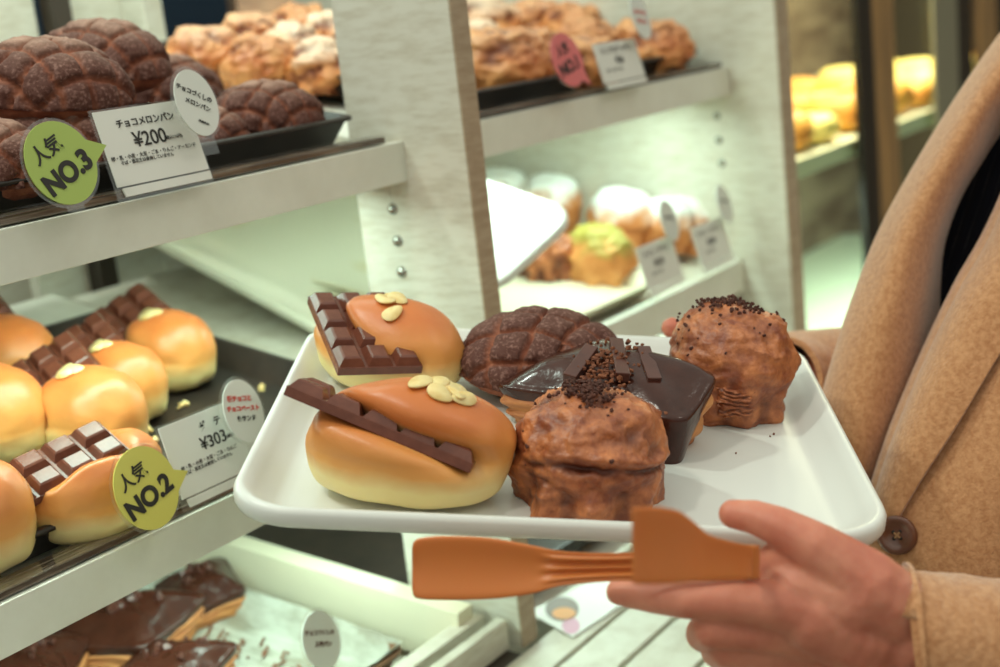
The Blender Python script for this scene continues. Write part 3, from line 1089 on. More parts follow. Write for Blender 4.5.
place_mel('chocolate melon bread peeking between the price card and the pile', 165, 92, .020, -40, 0, .9)
place_mel('dark chocolate melon bread end at the left photo edge, beside the green sign', -14, 170, .020, -50, 1, .9)
place_mel('chocolate melon bread tucked behind the ¥200 price card', 205, 138, .014, -45, 1, .66)

# golden croissants, top right tray
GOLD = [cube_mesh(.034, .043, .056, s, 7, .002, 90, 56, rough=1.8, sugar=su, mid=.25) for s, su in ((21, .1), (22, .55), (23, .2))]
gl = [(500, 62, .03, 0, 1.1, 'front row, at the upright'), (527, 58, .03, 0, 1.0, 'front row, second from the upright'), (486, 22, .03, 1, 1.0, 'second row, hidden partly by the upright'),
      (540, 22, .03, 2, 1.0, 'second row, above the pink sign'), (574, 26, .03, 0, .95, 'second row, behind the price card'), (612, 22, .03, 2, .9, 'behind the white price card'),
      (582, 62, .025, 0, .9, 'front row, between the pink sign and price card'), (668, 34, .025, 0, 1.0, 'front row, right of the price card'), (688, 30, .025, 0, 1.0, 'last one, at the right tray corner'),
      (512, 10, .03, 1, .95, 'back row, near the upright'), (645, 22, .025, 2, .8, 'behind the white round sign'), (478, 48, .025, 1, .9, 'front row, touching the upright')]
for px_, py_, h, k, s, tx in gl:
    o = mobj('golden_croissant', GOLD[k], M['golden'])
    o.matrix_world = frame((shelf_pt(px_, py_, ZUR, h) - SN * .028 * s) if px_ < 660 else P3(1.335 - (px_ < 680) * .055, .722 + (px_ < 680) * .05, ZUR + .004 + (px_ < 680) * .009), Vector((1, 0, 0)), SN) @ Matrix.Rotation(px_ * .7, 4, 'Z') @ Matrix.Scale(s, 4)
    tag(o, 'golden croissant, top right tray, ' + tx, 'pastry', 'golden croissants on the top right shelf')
gl = [(206, 48, .03, 2, .98, 'furthest left'), (262, 58, .028, 0, 1.0, 'front, second from the left'), (322, 62, .028, 1, .95, 'front, beside the upright'), (252, 32, .034, 2, .9, 'behind the two front ones'),
      (300, 24, .036, 0, 1.0, 'topmost, at the back'), (330, 32, .036, 1, .9, 'back, half hidden by the upright'), (292, 44, .03, 1, .9, 'sugared, in the middle')]
for px_, py_, h, k, s, tx in gl:
    o = mobj('golden_croissant', GOLD[k], M['golden'])
    o.matrix_world = frame(shelf_pt(px_, py_, ZUR, h) - SN * .028 * s, Vector((1, 0, 0)), SN) @ Matrix.Rotation(px_ * .9, 4, 'Z') @ Matrix.Scale(s * .86, 4)
    tag(o, 'golden bun left of the upright, ' + tx, 'pastry', 'golden buns seen through the top left bay')

# sugared buns, lower right
SUG = [cube_mesh(.034, .042, .072, 31, 8, .003, 90, 56, rough=.7, sugar=1.0), cube_mesh(.034, .040, .062, 32, 8, .003, 90, 56, rough=1.2, sugar=1.1)]
for px_, py_, h, k, s, lab, m in ((545, 250, .03, 1, .84, 'plain brown bun left of the green-dusted one, lower right shelf', 'flaky'),
                             (601, 252, .03, 1, 1.0, 'green-dusted round croissant on the lower right shelf', 'matcha'),
                             (622, 220, .036, 0, 1.0, 'white-sugared bun behind the green-dusted one', 'sugared'),
                             (550, 204, .036, 0, .95, 'white-sugared bun at the back, behind the tilted white tray', 'sugared'),
                             (667, 224, .034, 0, .85, 'white-sugared bun half hidden by the grey price card', 'sugared'),
                             (690, 222, .032, 0, .95, 'white-sugared bun at the right end of the lower right shelf', 'sugared'),
                             (500, 196, .036, 0, .9, 'white-sugared bun peeking out beside the upright', 'sugared')):
    me_ = SUG[k].copy()
    me_.materials.clear()
    o = mobj('sugared_bun', me_, M[m])
    o.matrix_world = frame(shelf_pt(px_, py_, ZLR, h) - SN * .034 * s, Vector((1, 0, 0)), SN) @ Matrix.Rotation(px_, 4, 'Z') @ Matrix.Scale(s, 4)
    tag(o, lab, 'bread', 'round buns on the lower right shelf')

# two leaning white trays on the lower right shelf
def lean_tray(label, o3, xd, yd, W_, D_, m):
    me = tray_mesh(W_, D_, .03, [(i, z * .8) for i, z in HAND_RINGS])
    x = xd.normalized()
    n = xd.cross(yd).normalized()
    o = mobj('white_tray', me, m)
    o.matrix_world = frame(o3, x, n)
    return tag(o, label, 'tray')
lean_tray('empty crumb-dusted white tray leaning behind the upright, lower shelf', P3(.892, .80, -.280), Vector((1, 0, 0)), Vector((0, .925, .380)), .40, .38, M['crumbtray'])
cc = at(581, 210, 1.235)
x_ = at(500, 284, 1.17) - cc
r_ = ray(484, 178)
y_ = r_ * ((cc - CAM).dot(x_) / r_.dot(x_)) - (cc - CAM)      # square to the front edge
lean_tray('white tray with a rounded corner tilted over the lower right shelf', cc + x_ * 1.12, -x_, y_, x_.length * 1.12, .165, M['tray'])

# chocolate bar buns, lower left: copies of the far bun of the serving tray with a new heading
def zdepth(p):
    return (p - CAM).dot(w(Vector((0, 0, 1))))
def shelf_base(px_, py_, h=.022):
    p = shelf_pt(px_, py_, ZLL, h) - SN * h
    return frame(p, Vector((m2.col[0].x, m2.col[0].y, 0)), SN, 'z')
base0 = shelf_base(121, 390) @ Matrix.Rotation(R(4), 4, 'Z')
zc = zdepth(base0.translation)
b4 = bar_frame(at(42, 348, zc + .020), at(90, 406, zc - .040), at(68, 345, zc + .016))
BUN_C = make_bun('choc bar bun second from the far corner of the black tray', base0, b4, 3, 3, a=.037, b=.031, c=.032, seed=7,
                 almonds=((-.45, 98), (-.36, 108), (-.52, 90), (-.28, 96)), group='chocolate bar buns on the lower left shelf', depth=.5, bseg=(.0225, .0175))
def shelf_bun(label, px_, py_, yaw, s=1.0, h=.022):
    return copy_tree(BUN_C, shelf_base(px_, py_, h) @ Matrix.Rotation(R(yaw + 4), 4, 'Z') @ Matrix.Scale(s * 1.06, 4), label, 'chocolate bar buns on the lower left shelf')
BUN_A['group'] = 'chocolate bar buns on the serving tray'
shelf_bun('choc bar bun at the far right corner of the black tray', 170, 358, 4, .98)
shelf_bun('choc bar bun half hidden behind the near bun with the big bar', 94, 424, 0, 1.02)
shelf_bun('choc bar bun at the left photo edge, highest of three there', 8, 370, 0, 1.05)
shelf_bun('almond-topped choc bar bun at the left photo edge, middle of three there', -10, 428, 0, 1.1)
shelf_bun('almond-topped choc bar bun at the left photo edge, lowest of three there', -34, 530, 0, 1.1)
p = shelf_pt(100, 492, ZLL, .022) - SN * .022
q0, q1 = shelf_pt(60, 520, ZLL, .01), shelf_pt(150, 470, ZLL, .01)
m3 = frame(p, q1 - q0, SN, 'z')
zc = zdepth(p)
b3 = bar_frame(at(98, 421, zc + .004), at(-8, 471, zc - .040), at(158, 463, zc - .026))
make_bun('choc bar bun behind the lime sign with its bar face up', m3, b3, 4, 2, a=.050, b=.034, c=.034, seed=5, almonds=((.1, 92), (.2, 86), (.35, 90), (.3, 80), (.0, 94)),
         group='chocolate bar buns on the lower left shelf', depth=.62, soft=.0075, bseg=(.0215, .0200), openl=.55)
pts = [shelf_pt(x, y, ZLL, .003) for x, y in ((165, 408), (182, 405), (178, 408), (160, 412), (150, 430), (147, 436), (38, 352), (262, 388), (186, 404), (155, 440))]
tag(mobj('almond_crumbs', crumbs_mesh(pts, .0016, .0032, 4), M['almond'], smooth=False), 'almond and bread crumbs scattered on the black tray beside the buns', 'crumbs', kind='stuff')

# chocolate danishes on the parchment tray
def par_pt(px_, py_, h):
    return hit(px_, py_, PM.translation + BN * (-.018 + h), BN)
DB2, DG2, _ = danish_meshes([(-.060, -.006), (.004, -.046), (.060, .004), (-.006, .046)], .042, (.9, 1, 1.2, 1), 6, 90)
def p_danish(label, px_, py_, yaw, s=1.0):
    t_ = thing('chocolate_danish', label, 'pastry', frame(par_pt(px_, py_, .02) - BN * .02, Vector((1, 0, 0)), BN) @ Matrix.Rotation(R(yaw), 4, 'Z') @ Matrix.Scale(s, 4), 'chocolate danishes on the parchment tray')
    mobj('layered_pastry', DB2, M['pastry'], t_)
    mobj('chocolate_glaze', DG2, M['glaze'], t_)
    rnd = random.Random(px_)
    pts = [Vector((rnd.gauss(0, .014), rnd.gauss(0, .008), .0425)) for _ in range(14)]
    tag(mobj('chocolate_chunks', crumbs_mesh(pts, .002, .0045, px_), M['darkchoc'], t_, smooth=False), kind='stuff')
p_danish('chocolate danish furthest right on the parchment tray', 200, 590, 20, .9)
p_danish('chocolate danish in the middle of the parchment tray', 128, 630, -30, 1.15)
p_danish('chocolate danish partly under the shelf lip, left on the parchment tray', 62, 632, 60, .95)
p_danish('chocolate danish at the bottom left photo corner', 20, 680, -10, 1.1)
p_danish('chocolate danish at the bottom photo edge, nearest the oval sign', 170, 672, -30, .95)

# ------------------------------------------------------------------ person: body with both hands
def capsule(bm, p0, r0, p1, r1, n=16):
    L = (p1 - p0).length
    k = max(1, int(L / (.35 * min(r0, r1))))
    k = min(k, 60)
    for i in range(k + 1):
        t = i / k
        bmesh.ops.create_icosphere(bm, subdivisions=2, radius=r0 + (r1 - r0) * t, matrix=Matrix.Translation(p0.lerp(p1, t)))

def chain(bm, pts):
    for (a, ra), (b, rb) in zip(pts, pts[1:]):
        capsule(bm, a, ra, b, rb)

def voxel(bm, size, it=6, name='body', fac=.5):
    me = bmesh_mesh(bm)
    o = bpy.data.objects.new('t', me)
    COL.objects.link(o)
    r = o.modifiers.new('r', 'REMESH'); r.mode = 'VOXEL'; r.voxel_size = size
    s = o.modifiers.new('s', 'SMOOTH'); s.factor = fac; s.iterations = it
    bpy.context.view_layer.update()
    m2_ = bpy.data.meshes.new_from_object(o.evaluated_get(bpy.context.evaluated_depsgraph_get()))
    bpy.data.objects.remove(o)
    m2_.materials.clear()
    return m2_

A_ = at
bm = bmesh.new()
# right hand (near the camera)
chain(bm, [(A_(1120, 690, .66), .030), (A_(980, 655, .64), .0260), (A_(915, 634, .632), .0225)])
chain(bm, [(A_(915, 645, .640), .0190), (A_(850, 632, .630), .020), (A_(812, 615, .622), .0180)])     # wrist to index knuckle side
chain(bm, [(A_(912, 622, .630), .0190), (A_(862, 588, .622), .0200), (A_(822, 556, .622), .0150)])      # thumb side
chain(bm, [(A_(915, 650, .645), .018), (A_(860, 660, .645), .020), (A_(805, 648, .645), .0165)])
chain(bm, [(A_(860, 670, .655), .018), (A_(800, 672, .658), .0155)])
chain(bm, [(A_(845, 600, .622), .0185), (A_(800, 588, .622), .0140), (A_(790, 578, .625), .0120)])
# thumb
chain(bm, [(A_(850, 578, .620), .0165), (A_(812, 546, .618), .0125), (A_(780, 527, .622), .0098), (A_(754, 517, .628), .0084), (A_(733, 514, .632), .0072)])
# web between thumb and index, round the bend of the tongs
chain(bm, [(A_(798, 550, .624), .0115), (A_(772, 566, .632), .0100), (A_(768, 594, .632), .0110)])
# index
chain(bm, [(A_(815, 612, .622), .0160), (A_(772, 604, .618), .0122), (A_(730, 601, .618), .0100), (A_(688, 600, .622), .0092), (A_(652, 596, .630), .0082), (A_(619, 592, .638), .0066)])
# middle, ring, little finger curled away under the palm
chain(bm, [(A_(812, 632, .632), .0150), (A_(755, 628, .626), .0112), (A_(712, 628, .626), .0102), (A_(704, 634, .642), .0092), (A_(722, 628, .662), .0085), (A_(748, 622, .666), .0072)])
chain(bm, [(A_(812, 650, .645), .0145), (A_(765, 650, .636), .0108), (A_(727, 648, .636), .0098), (A_(718, 651, .652), .0088), (A_(738, 644, .668), .0080), (A_(760, 638, .670), .007)])
chain(bm, [(A_(815, 672, .655), .0135), (A_(778, 672, .648), .0096), (A_(748, 668, .648), .0086), (A_(744, 668, .662), .0078), (A_(760, 660, .674), .0072)])
hand_me = voxel(bm, .0013, 7)
# left hand: thumb over the far rim, fingers below, forearm into the sleeve
bm = bmesh.new()
chain(bm, [(A_(672, 328, .958), .0085), (A_(700, 346, .972), .0098), (A_(735, 362, .990), .0115), (A_(775, 378, 1.01), .016)])
chain(bm, [(A_(775, 384, 1.01), .020), (A_(820, 384, 1.05), .024), (A_(900, 392, 1.12), .030), (A_(1060, 420, 1.20), .040)])
for dx, dy, dz in ((-70, 40, -.06), (-62, 48, -.075), (-48, 52, -.09), (-30, 54, -.10)):
    chain(bm, [(A_(775, 392, 1.00), .016), (A_(775 + dx * .5, 395 + dy * .5, 1.0 + dz * .3), .0105), (A_(775 + dx, 392 + dy, 1.0 + dz), .0080)])
# both arms join the trunk out of frame
chain(bm, [(A_(1060, 420, 1.20), .042), (A_(1180, 150, 1.18), .040), (A_(1230, 190, 1.06), .06), (A_(1240, 150, .95), .055), (A_(1222, 250, .86), .042), (A_(1238, 560, .74), .036), (A_(1120, 690, .66), .030)])
chain(bm, [(A_(1230, 190, 1.06), .08), (A_(1270, 480, 1.06), .09)])
for v in hand_me.vertices:
    pass
bm2 = bmesh.new(); bm2.from_mesh(hand_me)
tmp = bmesh_mesh(bm)
rest = None
bmr = bmesh.new(); bmr.from_mesh(tmp)
rest = voxel(bmr, .003, 5)
bm2.from_mesh(rest)
person = thing('person', 'person in a camel coat holding the tray in one hand and tongs in the other', 'person')
body = mobj('body', bmesh_mesh(bm2), M['skin'], person)

# sleeve, near arm
def tube_rings(cs, nseg=48, wob=0):
    path = cr([c[0] for c in cs], 8)
    rr = cr([Vector((c[1], 0, 0)) for c in cs], 8)
    rad = []
    for k, r in enumerate(rr):
        rad.append((lambda r0, kk: (lambda f: r0 * (1 + wob * fbm((math.cos(f) * 1.2, math.sin(f) * 1.2, kk * .12), 1, 3, 5))))(r.x, k))
    return path, rad
def sleeve(name, cs, wob):
    path, rad = tube_rings(cs, wob=wob)
    o = mobj(name, sweep(path, rad, 56, cap=False), M['coat'], person)
    md = o.modifiers.new('s', 'SOLIDIFY'); md.thickness = .0045; md.offset = -1
    b = o.modifiers.new('b', 'BEVEL'); b.width = .0012; b.segments = 2; b.limit_method = 'ANGLE'
    return o
sleeve('coat_sleeve', [(A_(909, 640, .632), .0315), (A_(920, 641, .632), .0325), (A_(960, 650, .636), .0360), (A_(1040, 668, .645), .042), (A_(1120, 690, .66), .05), (A_(1240, 560, .74), .062), (A_(1222, 250, .86), .078), (A_(1238, 130, .96), .088), (A_(1240, 130, 1.04), .09)], .05)
sleeve('coat_sleeve', [(A_(782, 378, 1.010), .0320), (A_(800, 378, 1.035), .0365), (A_(850, 382, 1.075), .0440), (A_(950, 398, 1.14), .055), (A_(1080, 400, 1.20), .065), (A_(1180, 130, 1.20), .080), (A_(1225, 120, 1.10), .09)], .05)
sleeve('coat_body', [(A_(1235, 90, 1.05), .06), (A_(1238, 130, 1.05), .115), (A_(1250, 300, 1.05), .135), (A_(1262, 560, 1.05), .15), (A_(1270, 760, 1.05), .165)], .04)

# coat fronts
def cloth(name, rows, a=8, b=8, thick=.005, m='coat', wr=.0015, seed=0):
    rows = refine([[A_(*p) for p in r] for r in rows], a, b)
    rows = [[p + (CAM - p).normalized() * wr * fbm((p.x, p.y, p.z), 14, 3, seed) for p in r] for r in rows]
    o = mobj(name, grid(rows), M[m], person)
    md = o.modifiers.new('s', 'SOLIDIFY'); md.thickness = thick; md.offset = 0
    b_ = o.modifiers.new('b', 'BEVEL'); b_.width = .0018; b_.segments = 3; b_.limit_method = 'ANGLE'
    return o
# far front with its rolled lapel: rows run down the body, columns from the outline toward the opening
cloth('coat_front', [
    [(1110, -30, 1.09), (1085, -80, 1.05), (1100, -60, 1.00), (1130, -20, .97), (1160, 40, .99), (1170, 80, 1.02)],
    [(1014, 28, 1.10), (1003, 34, 1.02), (1008, 50, .975), (1014, 70, .965), (1022, 90, .99), (1030, 108, 1.03)],
    [(960, 104, 1.10), (946, 118, 1.01), (952, 130, .965), (960, 144, .95), (969, 158, .97), (975, 168, 1.02)],
    [(905, 200, 1.08), (888, 218, 1.00), (900, 222, .955), (916, 226, .94), (934, 232, .96), (943, 238, 1.01)],
    [(872, 290, 1.06), (857, 294, .985), (872, 298, .945), (894, 303, .93), (920, 309, .955), (936, 315, 1.01)],
    [(845, 370, 1.05), (832, 370, .975), (850, 374, .935), (880, 380, .925), (912, 386, .95), (930, 392, 1.0)],
    [(825, 450, 1.03), (812, 450, .97), (835, 454, .93), (862, 458, .92), (890, 462, .95), (905, 468, 1.0)],
    [(815, 540, 1.02), (812, 545, .97), (832, 548, .94), (850, 550, .935), (866, 552, .955), (880, 556, 1.0)],
    [(810, 680, 1.02), (808, 690, .98), (825, 690, .95), (845, 690, .945), (862, 690, .96), (880, 690, 1.0)],
], seed=2)
# near front
cloth('coat_front', [
    [(1085, 10, .98), (1074, 20, .955), (1085, 35, .93), (1120, 60, .90), (1180, 120, .87), (1300, 200, .86)],
    [(1006, 205, .965), (998, 208, .945), (1006, 220, .92), (1040, 240, .89), (1110, 280, .86), (1260, 330, .86)],
    [(962, 285, .955), (954, 290, .935), (960, 300, .912), (990, 325, .89), (1080, 350, .85), (1250, 380, .86)],
    [(922, 370, .945), (915, 374, .925), (922, 382, .905), (948, 400, .882), (1050, 430, .845), (1240, 460, .86)],
    [(892, 445, .94), (885, 450, .918), (892, 458, .900), (922, 470, .876), (1020, 500, .845), (1230, 540, .86)],
    [(870, 525, .935), (863, 528, .912), (870, 534, .898), (905, 540, .872), (1000, 570, .845), (1230, 600, .86)],
    [(866, 600, .93), (858, 602, .910), (866, 606, .896), (900, 612, .870), (1000, 630, .845), (1230, 660, .86)],
    [(860, 760, .92), (850, 760, .905), (858, 760, .890), (895, 760, .868), (1000, 760, .845), (1230, 760, .86)],
], seed=6)
# lapel roll along the near front's edge
cloth('lapel', [
    [(1078, 15, .953), (1086, 22, .918), (1112, 50, .888), (1160, 110, .868)],
    [(1001, 208, .942), (1007, 218, .908), (1025, 236, .880), (1060, 272, .866)],
    [(957, 292, .933), (962, 300, .900), (978, 318, .876), (1006, 345, .866)],
    [(918, 376, .922), (922, 383, .892), (936, 398, .872), (958, 424, .862)],
    [(888, 452, .915), (892, 458, .888), (903, 470, .872), (918, 486, .866)],
    [(868, 520, .910), (871, 524, .890), (878, 530, .880), (888, 538, .874)],
], seed=9, thick=.004)
# sweater
rows = []
for j in range(60):
    v = j / 59
    rr = []
    for i in range(160):
        u = i / 159
        py_ = -40 + 540 * v
        px_ = 1012 - .3 * py_ + 240 * u
        Z = 1.06 - .04 * math.sin(math.pi * min(1, u * .9 + .05)) 
        rib = .0016 * abs(math.sin((u * 20 + v * 1.2) * math.pi)) 
        rr.append(A_(px_ + 30 * (v - .5) ** 2, py_, Z - rib))
    rows.append(rr)
so = mobj('sweater', grid(rows), M['navy'], person)
md = so.modifiers.new('s', 'SOLIDIFY'); md.thickness = .004
# button with a rim, four holes and thread
bc = at(897, 535, .868)
bn = (CAM - bc).normalized() * .9 + Vector((-.25, -.05, .0))
bmtx = frame(bc, Vector((.5, -.8, 0)), bn, 'z')
prof = [(0, .0012), (.0058, .0012), (.0072, .0022), (.0092, .0034), (.0112, .0034), (.0126, .0020), (.0126, .0), (.011, -.001), (0, -.001)]
vs, fs = [], []
n = 48
for r, z in prof:
    for i in range(n):
        vs.append((r * math.cos(2 * math.pi * i / n), r * math.sin(2 * math.pi * i / n), z))
for k in range(len(prof) - 1):
    for i in range(n):
        fs.append((k * n + i, (k + 1) * n + i, (k + 1) * n + (i + 1) % n, k * n + (i + 1) % n)[::-1])
bo = mobj('button', mesh(vs, fs), M['button'], person)
bo.matrix_world = bmtx
bm = bmesh.new()
for x, y in ((.0021, .0021), (-.0021, .0021), (.0021, -.0021), (-.0021, -.0021)):
    bmesh.ops.create_cone(bm, cap_ends=True, segments=14, radius1=.0011, radius2=.0011, depth=.0005, matrix=Matrix.Translation((x, y, .0014)))
mobj('button_hole', bmesh_mesh(bm), M['black'], bo)
bm = bmesh.new()
box(bm, -.0025, .0025, -.0006, .0006, .0013, .0024, .0003, Matrix.Rotation(R(45), 4, 'Z'))
box(bm, -.0025, .0025, -.0006, .0006, .0013, .0024, .0003, Matrix.Rotation(R(-45), 4, 'Z'))
mobj('button_thread', bmesh_mesh(bm), M['thread'], bo)

# ------------------------------------------------------------------ tongs
tg = thing('serving_tongs', 'orange-brown plastic serving tongs held under the tray', 'tongs')
def arm(stations, ridges=0, thick=.0026):
    """stations: (px, top, bottom, Z)"""
    cs = [Vector((s[0], s[1], 0)) for s in stations]
    rows_f, rows_b = [], []
    st = []
    tops = cr([Vector((s[0], s[1], s[3])) for s in stations], 6)
    bots = cr([Vector((s[0], s[2], s[3])) for s in stations], 6)
    nn = 24
    rows = []
    for k, (a, b) in enumerate(zip(tops, bots)):
        ra, rb = A_(a.x, a.y, a.z), A_(b.x, b.y, b.z)
        nrm = (CAM - (ra + rb) / 2).normalized()
        loop = []
        for i in range(nn + 1):
            t = i / nn
            cup = .0030 * (2 * t - 1) ** 2
            p = ra.lerp(rb, t)
            rg = 0
            if ridges:
                e = sm(ridges[0], ridges[0] + 25, a.x) * (1 - sm(ridges[1] - 10, ridges[1], a.x))
                rg = .0014 * math.cos((t - .5) * math.pi * 7) * sm(0, .2, t) * (1 - sm(.8, 1, t)) * e
            loop.append(p + nrm * (cup + rg + thick / 2 * (1 - abs(2 * t - 1) ** 8)))
        for i in range(nn, -1, -1):
            t = i / nn
            cup = .0030 * (2 * t - 1) ** 2
            loop.append(ra.lerp(rb, t) + nrm * (cup - thick / 2))
        rows.append(loop)
    n, m_ = len(rows), len(rows[0])
    vs = [p for r in rows for p in r]
    fs = []
    for j in range(n - 1):
        for i in range(m_):
            fs.append((j * m_ + i, j * m_ + (i + 1) % m_, (j + 1) * m_ + (i + 1) % m_, (j + 1) * m_ + i))
    fs.append(tuple(range(m_))[::-1])
    fs.append(tuple((n - 1) * m_ + i for i in range(m_)))
    me = mesh(vs, fs)
    bm = bmesh.new(); bm.from_mesh(me)
    bmesh.ops.recalc_face_normals(bm, faces=bm.faces)
    return bmesh_mesh(bm)
o = mobj('tongs_arm', arm([(412, 548, 588, .640), (414, 542, 596, .640), (421, 538, 599, .639), (445, 536, 600, .637), (490, 538, 599, .634), (530, 545, 594, .630), (560, 551, 586, .626), (600, 553, 582, .622),
                           (640, 552, 581, .619), (700, 549, 581, .617), (748, 548, 580, .616)], (535, 660)), M['tongs'], tg)
o2 = mobj('tongs_arm', arm([(632, 509, 582, .512), (638, 507, 584, .516), (655, 507, 584, .524), (678, 511, 583, .536), (695, 523, 581, .548), (708, 534, 580, .560), (725, 540, 578, .574), (742, 544, 577, .588), (752, 546, 578, .600)]), M['tongs'], tg)
# the bend joining both arms
pth = [A_(746, 562, .6165), A_(754, 563, .6155), A_(757, 563, .610), A_(756, 562, .604), A_(750, 562, .600)]
rows = []
for k, p in enumerate(cr(pth, 6)):
    t = k / 24
    d = A_(750, 546, .61) - A_(750, 579, .61)
    rows.append([p + d * (.5 - i / 12) for i in range(13)])
o = mobj('tongs_bend', grid(rows), M['tongs'], tg)
md = o.modifiers.new('s', 'SOLIDIFY'); md.thickness = .0026; md.offset = 0

# ------------------------------------------------------------------ refrigerated case on the right
case = thing('refrigerated_case', 'glass-fronted refrigerated display case beyond the shelf unit', 'display case')
Yc = .80
def cx(px_, py_, y=Yc):
    p = hit(px_, py_, P3(0, y, 0), Vector((0, 1, 0)))
    return p.x
def cpost(m, xa, xb, y0=Yc, y1=Yc + .05):
    wbox('case_post', M[m], xa, xb, y0, y1, -1.35, .75, .002, case)
x1 = cx(853, 0); x2 = cx(868, 0); x3 = cx(893, 0); x4 = cx(933, 0); x5 = cx(957, 0); x6 = cx(972, 0); x7 = cx(996, 0)
cpost('black', x1, x2, Yc - .006, Yc + .006)
cpost('bronze', x2 + .01, x3, Yc, Yc + .006)
cpost('greyframe', x4, x5, Yc, Yc + .006)
cpost('black', x5, x6)
cpost('bronze', x6 + .02, x7, Yc, Yc + .006)
cpost('black', x7, x7 + .12)
for zz in (-.262,):
    wbox('case_shelf', M['cream'], 1.62, 3.9, Yc + .02, 1.5, zz - .03, zz, .002, case)
wbox('case_base', mat('case_base', (206, 214, 196), .4), 1.62, 3.9, Yc + .03, 1.5, -1.30, -.75, .003, case)
wbox('case_back', mat('case_back', (96, 74, 62), .6, c2=(150, 130, 110), scale=5, stretch=(1, 1, 4)), 1.5, 4.4, 1.5, 1.52, -1.3, .75, .002, case)
wbox('case_glass', M['glass'], 1.62, 3.9, Yc + .012, Yc + .016, -.75, .7, 0, case)
def bake_mesh(seed, a, b, h):
    def fn(s, f):
        th = s * math.pi
        r = math.sin(th) ** .5
        z = h * .5 - h * .5 * math.cos(th)
        c, s_ = math.cos(f), math.sin(f)
        q = 1 / (abs(c) ** 3.2 + abs(s_) ** 3.2) ** (1 / 3.2)
        k = 1 + .06 * fbm((c, s_, z * 20), 2, 3, seed)
        return Vector((a * r * q * c * k, b * r * q * s_ * k, z)), {}
    return dome(fn, 40, 20)
BK = [bake_mesh(1, .058, .055, .065), bake_mesh(2, .062, .058, .050)]
yel = mat('bright_custard', (246, 220, 132), .45)
rnd = random.Random(5)
xs = [1.80 + .125 * k for k in range(13)]
for row, (yy, zz) in enumerate(((.89, -.262), (1.02, -.262), (1.16, -.262))):
    for k, x in enumerate(xs):
        me_ = BK[(k + row) % 2].copy(); me_.materials.clear()
        o = mobj('custard_bake', me_, yel if (k * 7 + row * 3) % 5 < 2 else M['gold'])
        o.location = P3(x + rnd.uniform(-.02, .02), yy, zz + .001)
        o.rotation_euler.z = rnd.uniform(-.4, .4)
        tag(o, 'yellow-brown bake in the %s row behind the case glass' % ('front', 'middle', 'rear')[row], 'pastry', 'bakes in the %s row of the case' % ('front', 'middle', 'rear')[row])

# ------------------------------------------------------------------ distant cabinet with a blue band
cab = thing('wall_cabinet', 'dark cabinet with a blue band far behind the golden buns', 'cabinet')
wbox('cabinet_body', M['dark'], .6, 2.7, 2.6, 3.0, -1.35, 1.0, .005, cab)
wbox('blue_band', M['blue'], 1.60, 2.6, 2.585, 2.6, .03, .16, .002, cab)

# ------------------------------------------------------------------ room
def struct(name, m, *a):
    o = wbox(name, m, *a, 0)
    o['kind'] = 'structure'
struct('floor', M['floor'], -2.5, 6, -2.5, 3.6, -1.40, -1.35)
struct('wall_back', M['wall'], -2.5, 6, 3.6, 3.65, -1.35, 1.45)
struct('wall_right', M['wall'], 6, 6.05, -2.5, 3.6, -1.35, 1.45)
struct('ceiling', M['ceil'], -2.5, 6, 1.9, 3.6, 1.45, 1.5)

# ------------------------------------------------------------------ light
wd = bpy.data.worlds.new('world')
SC.world = wd
wd.use_nodes = True
bg = wd.node_tree.nodes['Background']
bg.inputs['Color'].default_value = lin((246, 252, 238))
nt = wd.node_tree             # soft shop light, brighter from above than from below
g_tc = nt.nodes.new('ShaderNodeTexCoord')
g_s = nt.nodes.new('ShaderNodeSeparateXYZ')
g_m = nt.nodes.new('ShaderNodeMapRange')
g_m.inputs['From Min'].default_value = -.3
g_m.inputs['From Max'].default_value = .9
g_m.inputs['To Min'].default_value = .14
g_m.inputs['To Max'].default_value = .98
nt.links.new(g_tc.outputs['Generated'], g_s.inputs[0])
nt.links.new(g_s.outputs['Z'], g_m.inputs['Value'])
nt.links.new(g_m.outputs[0], bg.inputs['Strength'])

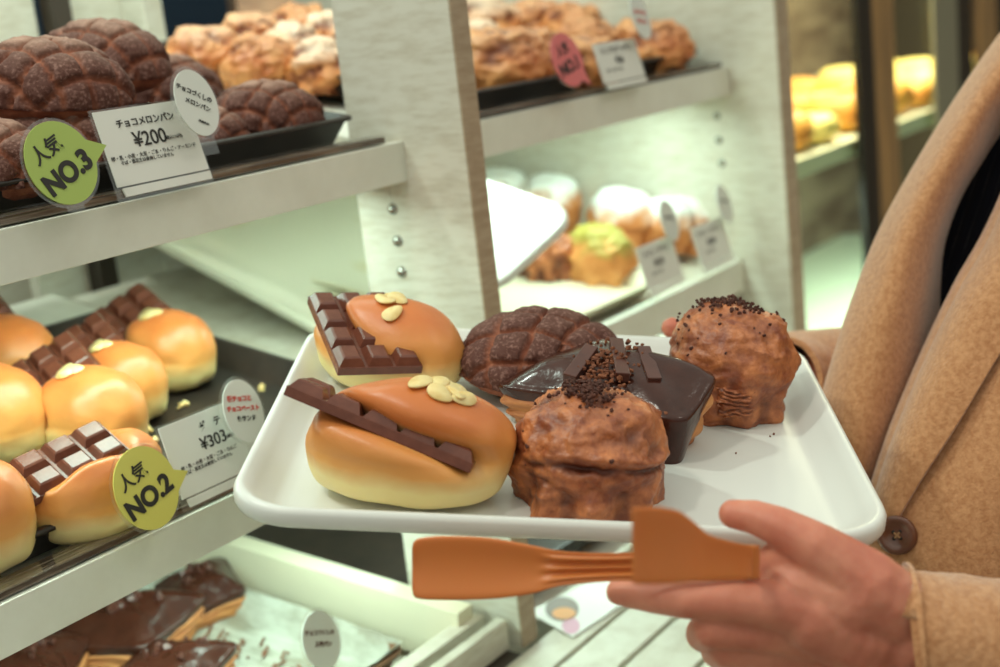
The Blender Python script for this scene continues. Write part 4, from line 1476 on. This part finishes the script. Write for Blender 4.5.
def lamp(kind, name, loc, power, color, target=None, size=.1, sy=None, spot=None, blend=.5):
    l = bpy.data.lights.new(name, kind)
    l.energy = power
    l.color = lin(color)[:3]
    if kind == 'AREA':
        l.shape = 'RECTANGLE' if sy else 'DISK'
        l.size = size
        if sy:
            l.size_y = sy
    else:
        l.shadow_soft_size = size
    if spot:
        l.spot_size = R(spot)
        l.spot_blend = blend
    o = bpy.data.objects.new(name, l)
    COL.objects.link(o)
    o.location = loc
    if target is not None:
        o.rotation_euler = (target - loc).to_track_quat('-Z', 'Y').to_euler()
    return o
tc_ = P3(.66, .42, -.22)
lamp('SPOT', 'ceiling_spot', P3(.12, 1.25, 1.25), 34, (232, 250, 236), tc_, .05, spot=70)
lamp('SPOT', 'ceiling_spot', P3(-.30, .55, 1.3), 24, (255, 250, 234), tc_, .06, spot=80)
lamp('SPOT', 'ceiling_spot', P3(.95, -.7, 1.35), 8, (255, 246, 230), P3(.8, .5, -.3), .08, spot=90)
mint = (222, 255, 238)
def strip(x0, x1, z, power):
    lamp('AREA', 'shelf_led', P3((x0 + x1) / 2, .730, z), power, mint, P3((x0 + x1) / 2, .79, z - .3), x1 - x0, .05)
strip(.28, .775, -.113, 1.4)
strip(.90, 1.35, -.111, 1.15)
strip(.28, .76, -.323, 1.5)
strip(.85, 1.39, -.340, 1.3)
strip(.25, .80, .16, .15)
strip(.85, 1.39, .16, .2)
lamp('AREA', 'added_back_fill', P3(.90, 1.04, .42), 2.0, mint, P3(.95, 1.16, 0), .5, .05)  # added fill that brightens the pale back panels, no fixture there
lamp('AREA', 'case_light', P3(2.6, .90, .4), 42, (255, 240, 206), P3(2.6, 1.1, -1), 1.8, .05)
lamp('AREA', 'case_light', P3(2.6, .90, -.32), 22, (240, 255, 240), P3(2.6, 1.0, -2), 1.8, .05)

SC.view_settings.view_transform = 'Standard'
SC.view_settings.look = 'None'
SC.view_settings.exposure = .12
SC.view_settings.gamma = 1
SC.view_settings.use_curve_mapping = False
SC.cycles.use_denoising = True
SC.cycles.max_bounces = 8
SC.cycles.transparent_max_bounces = 12
SC.cycles.sample_clamp_indirect = 6
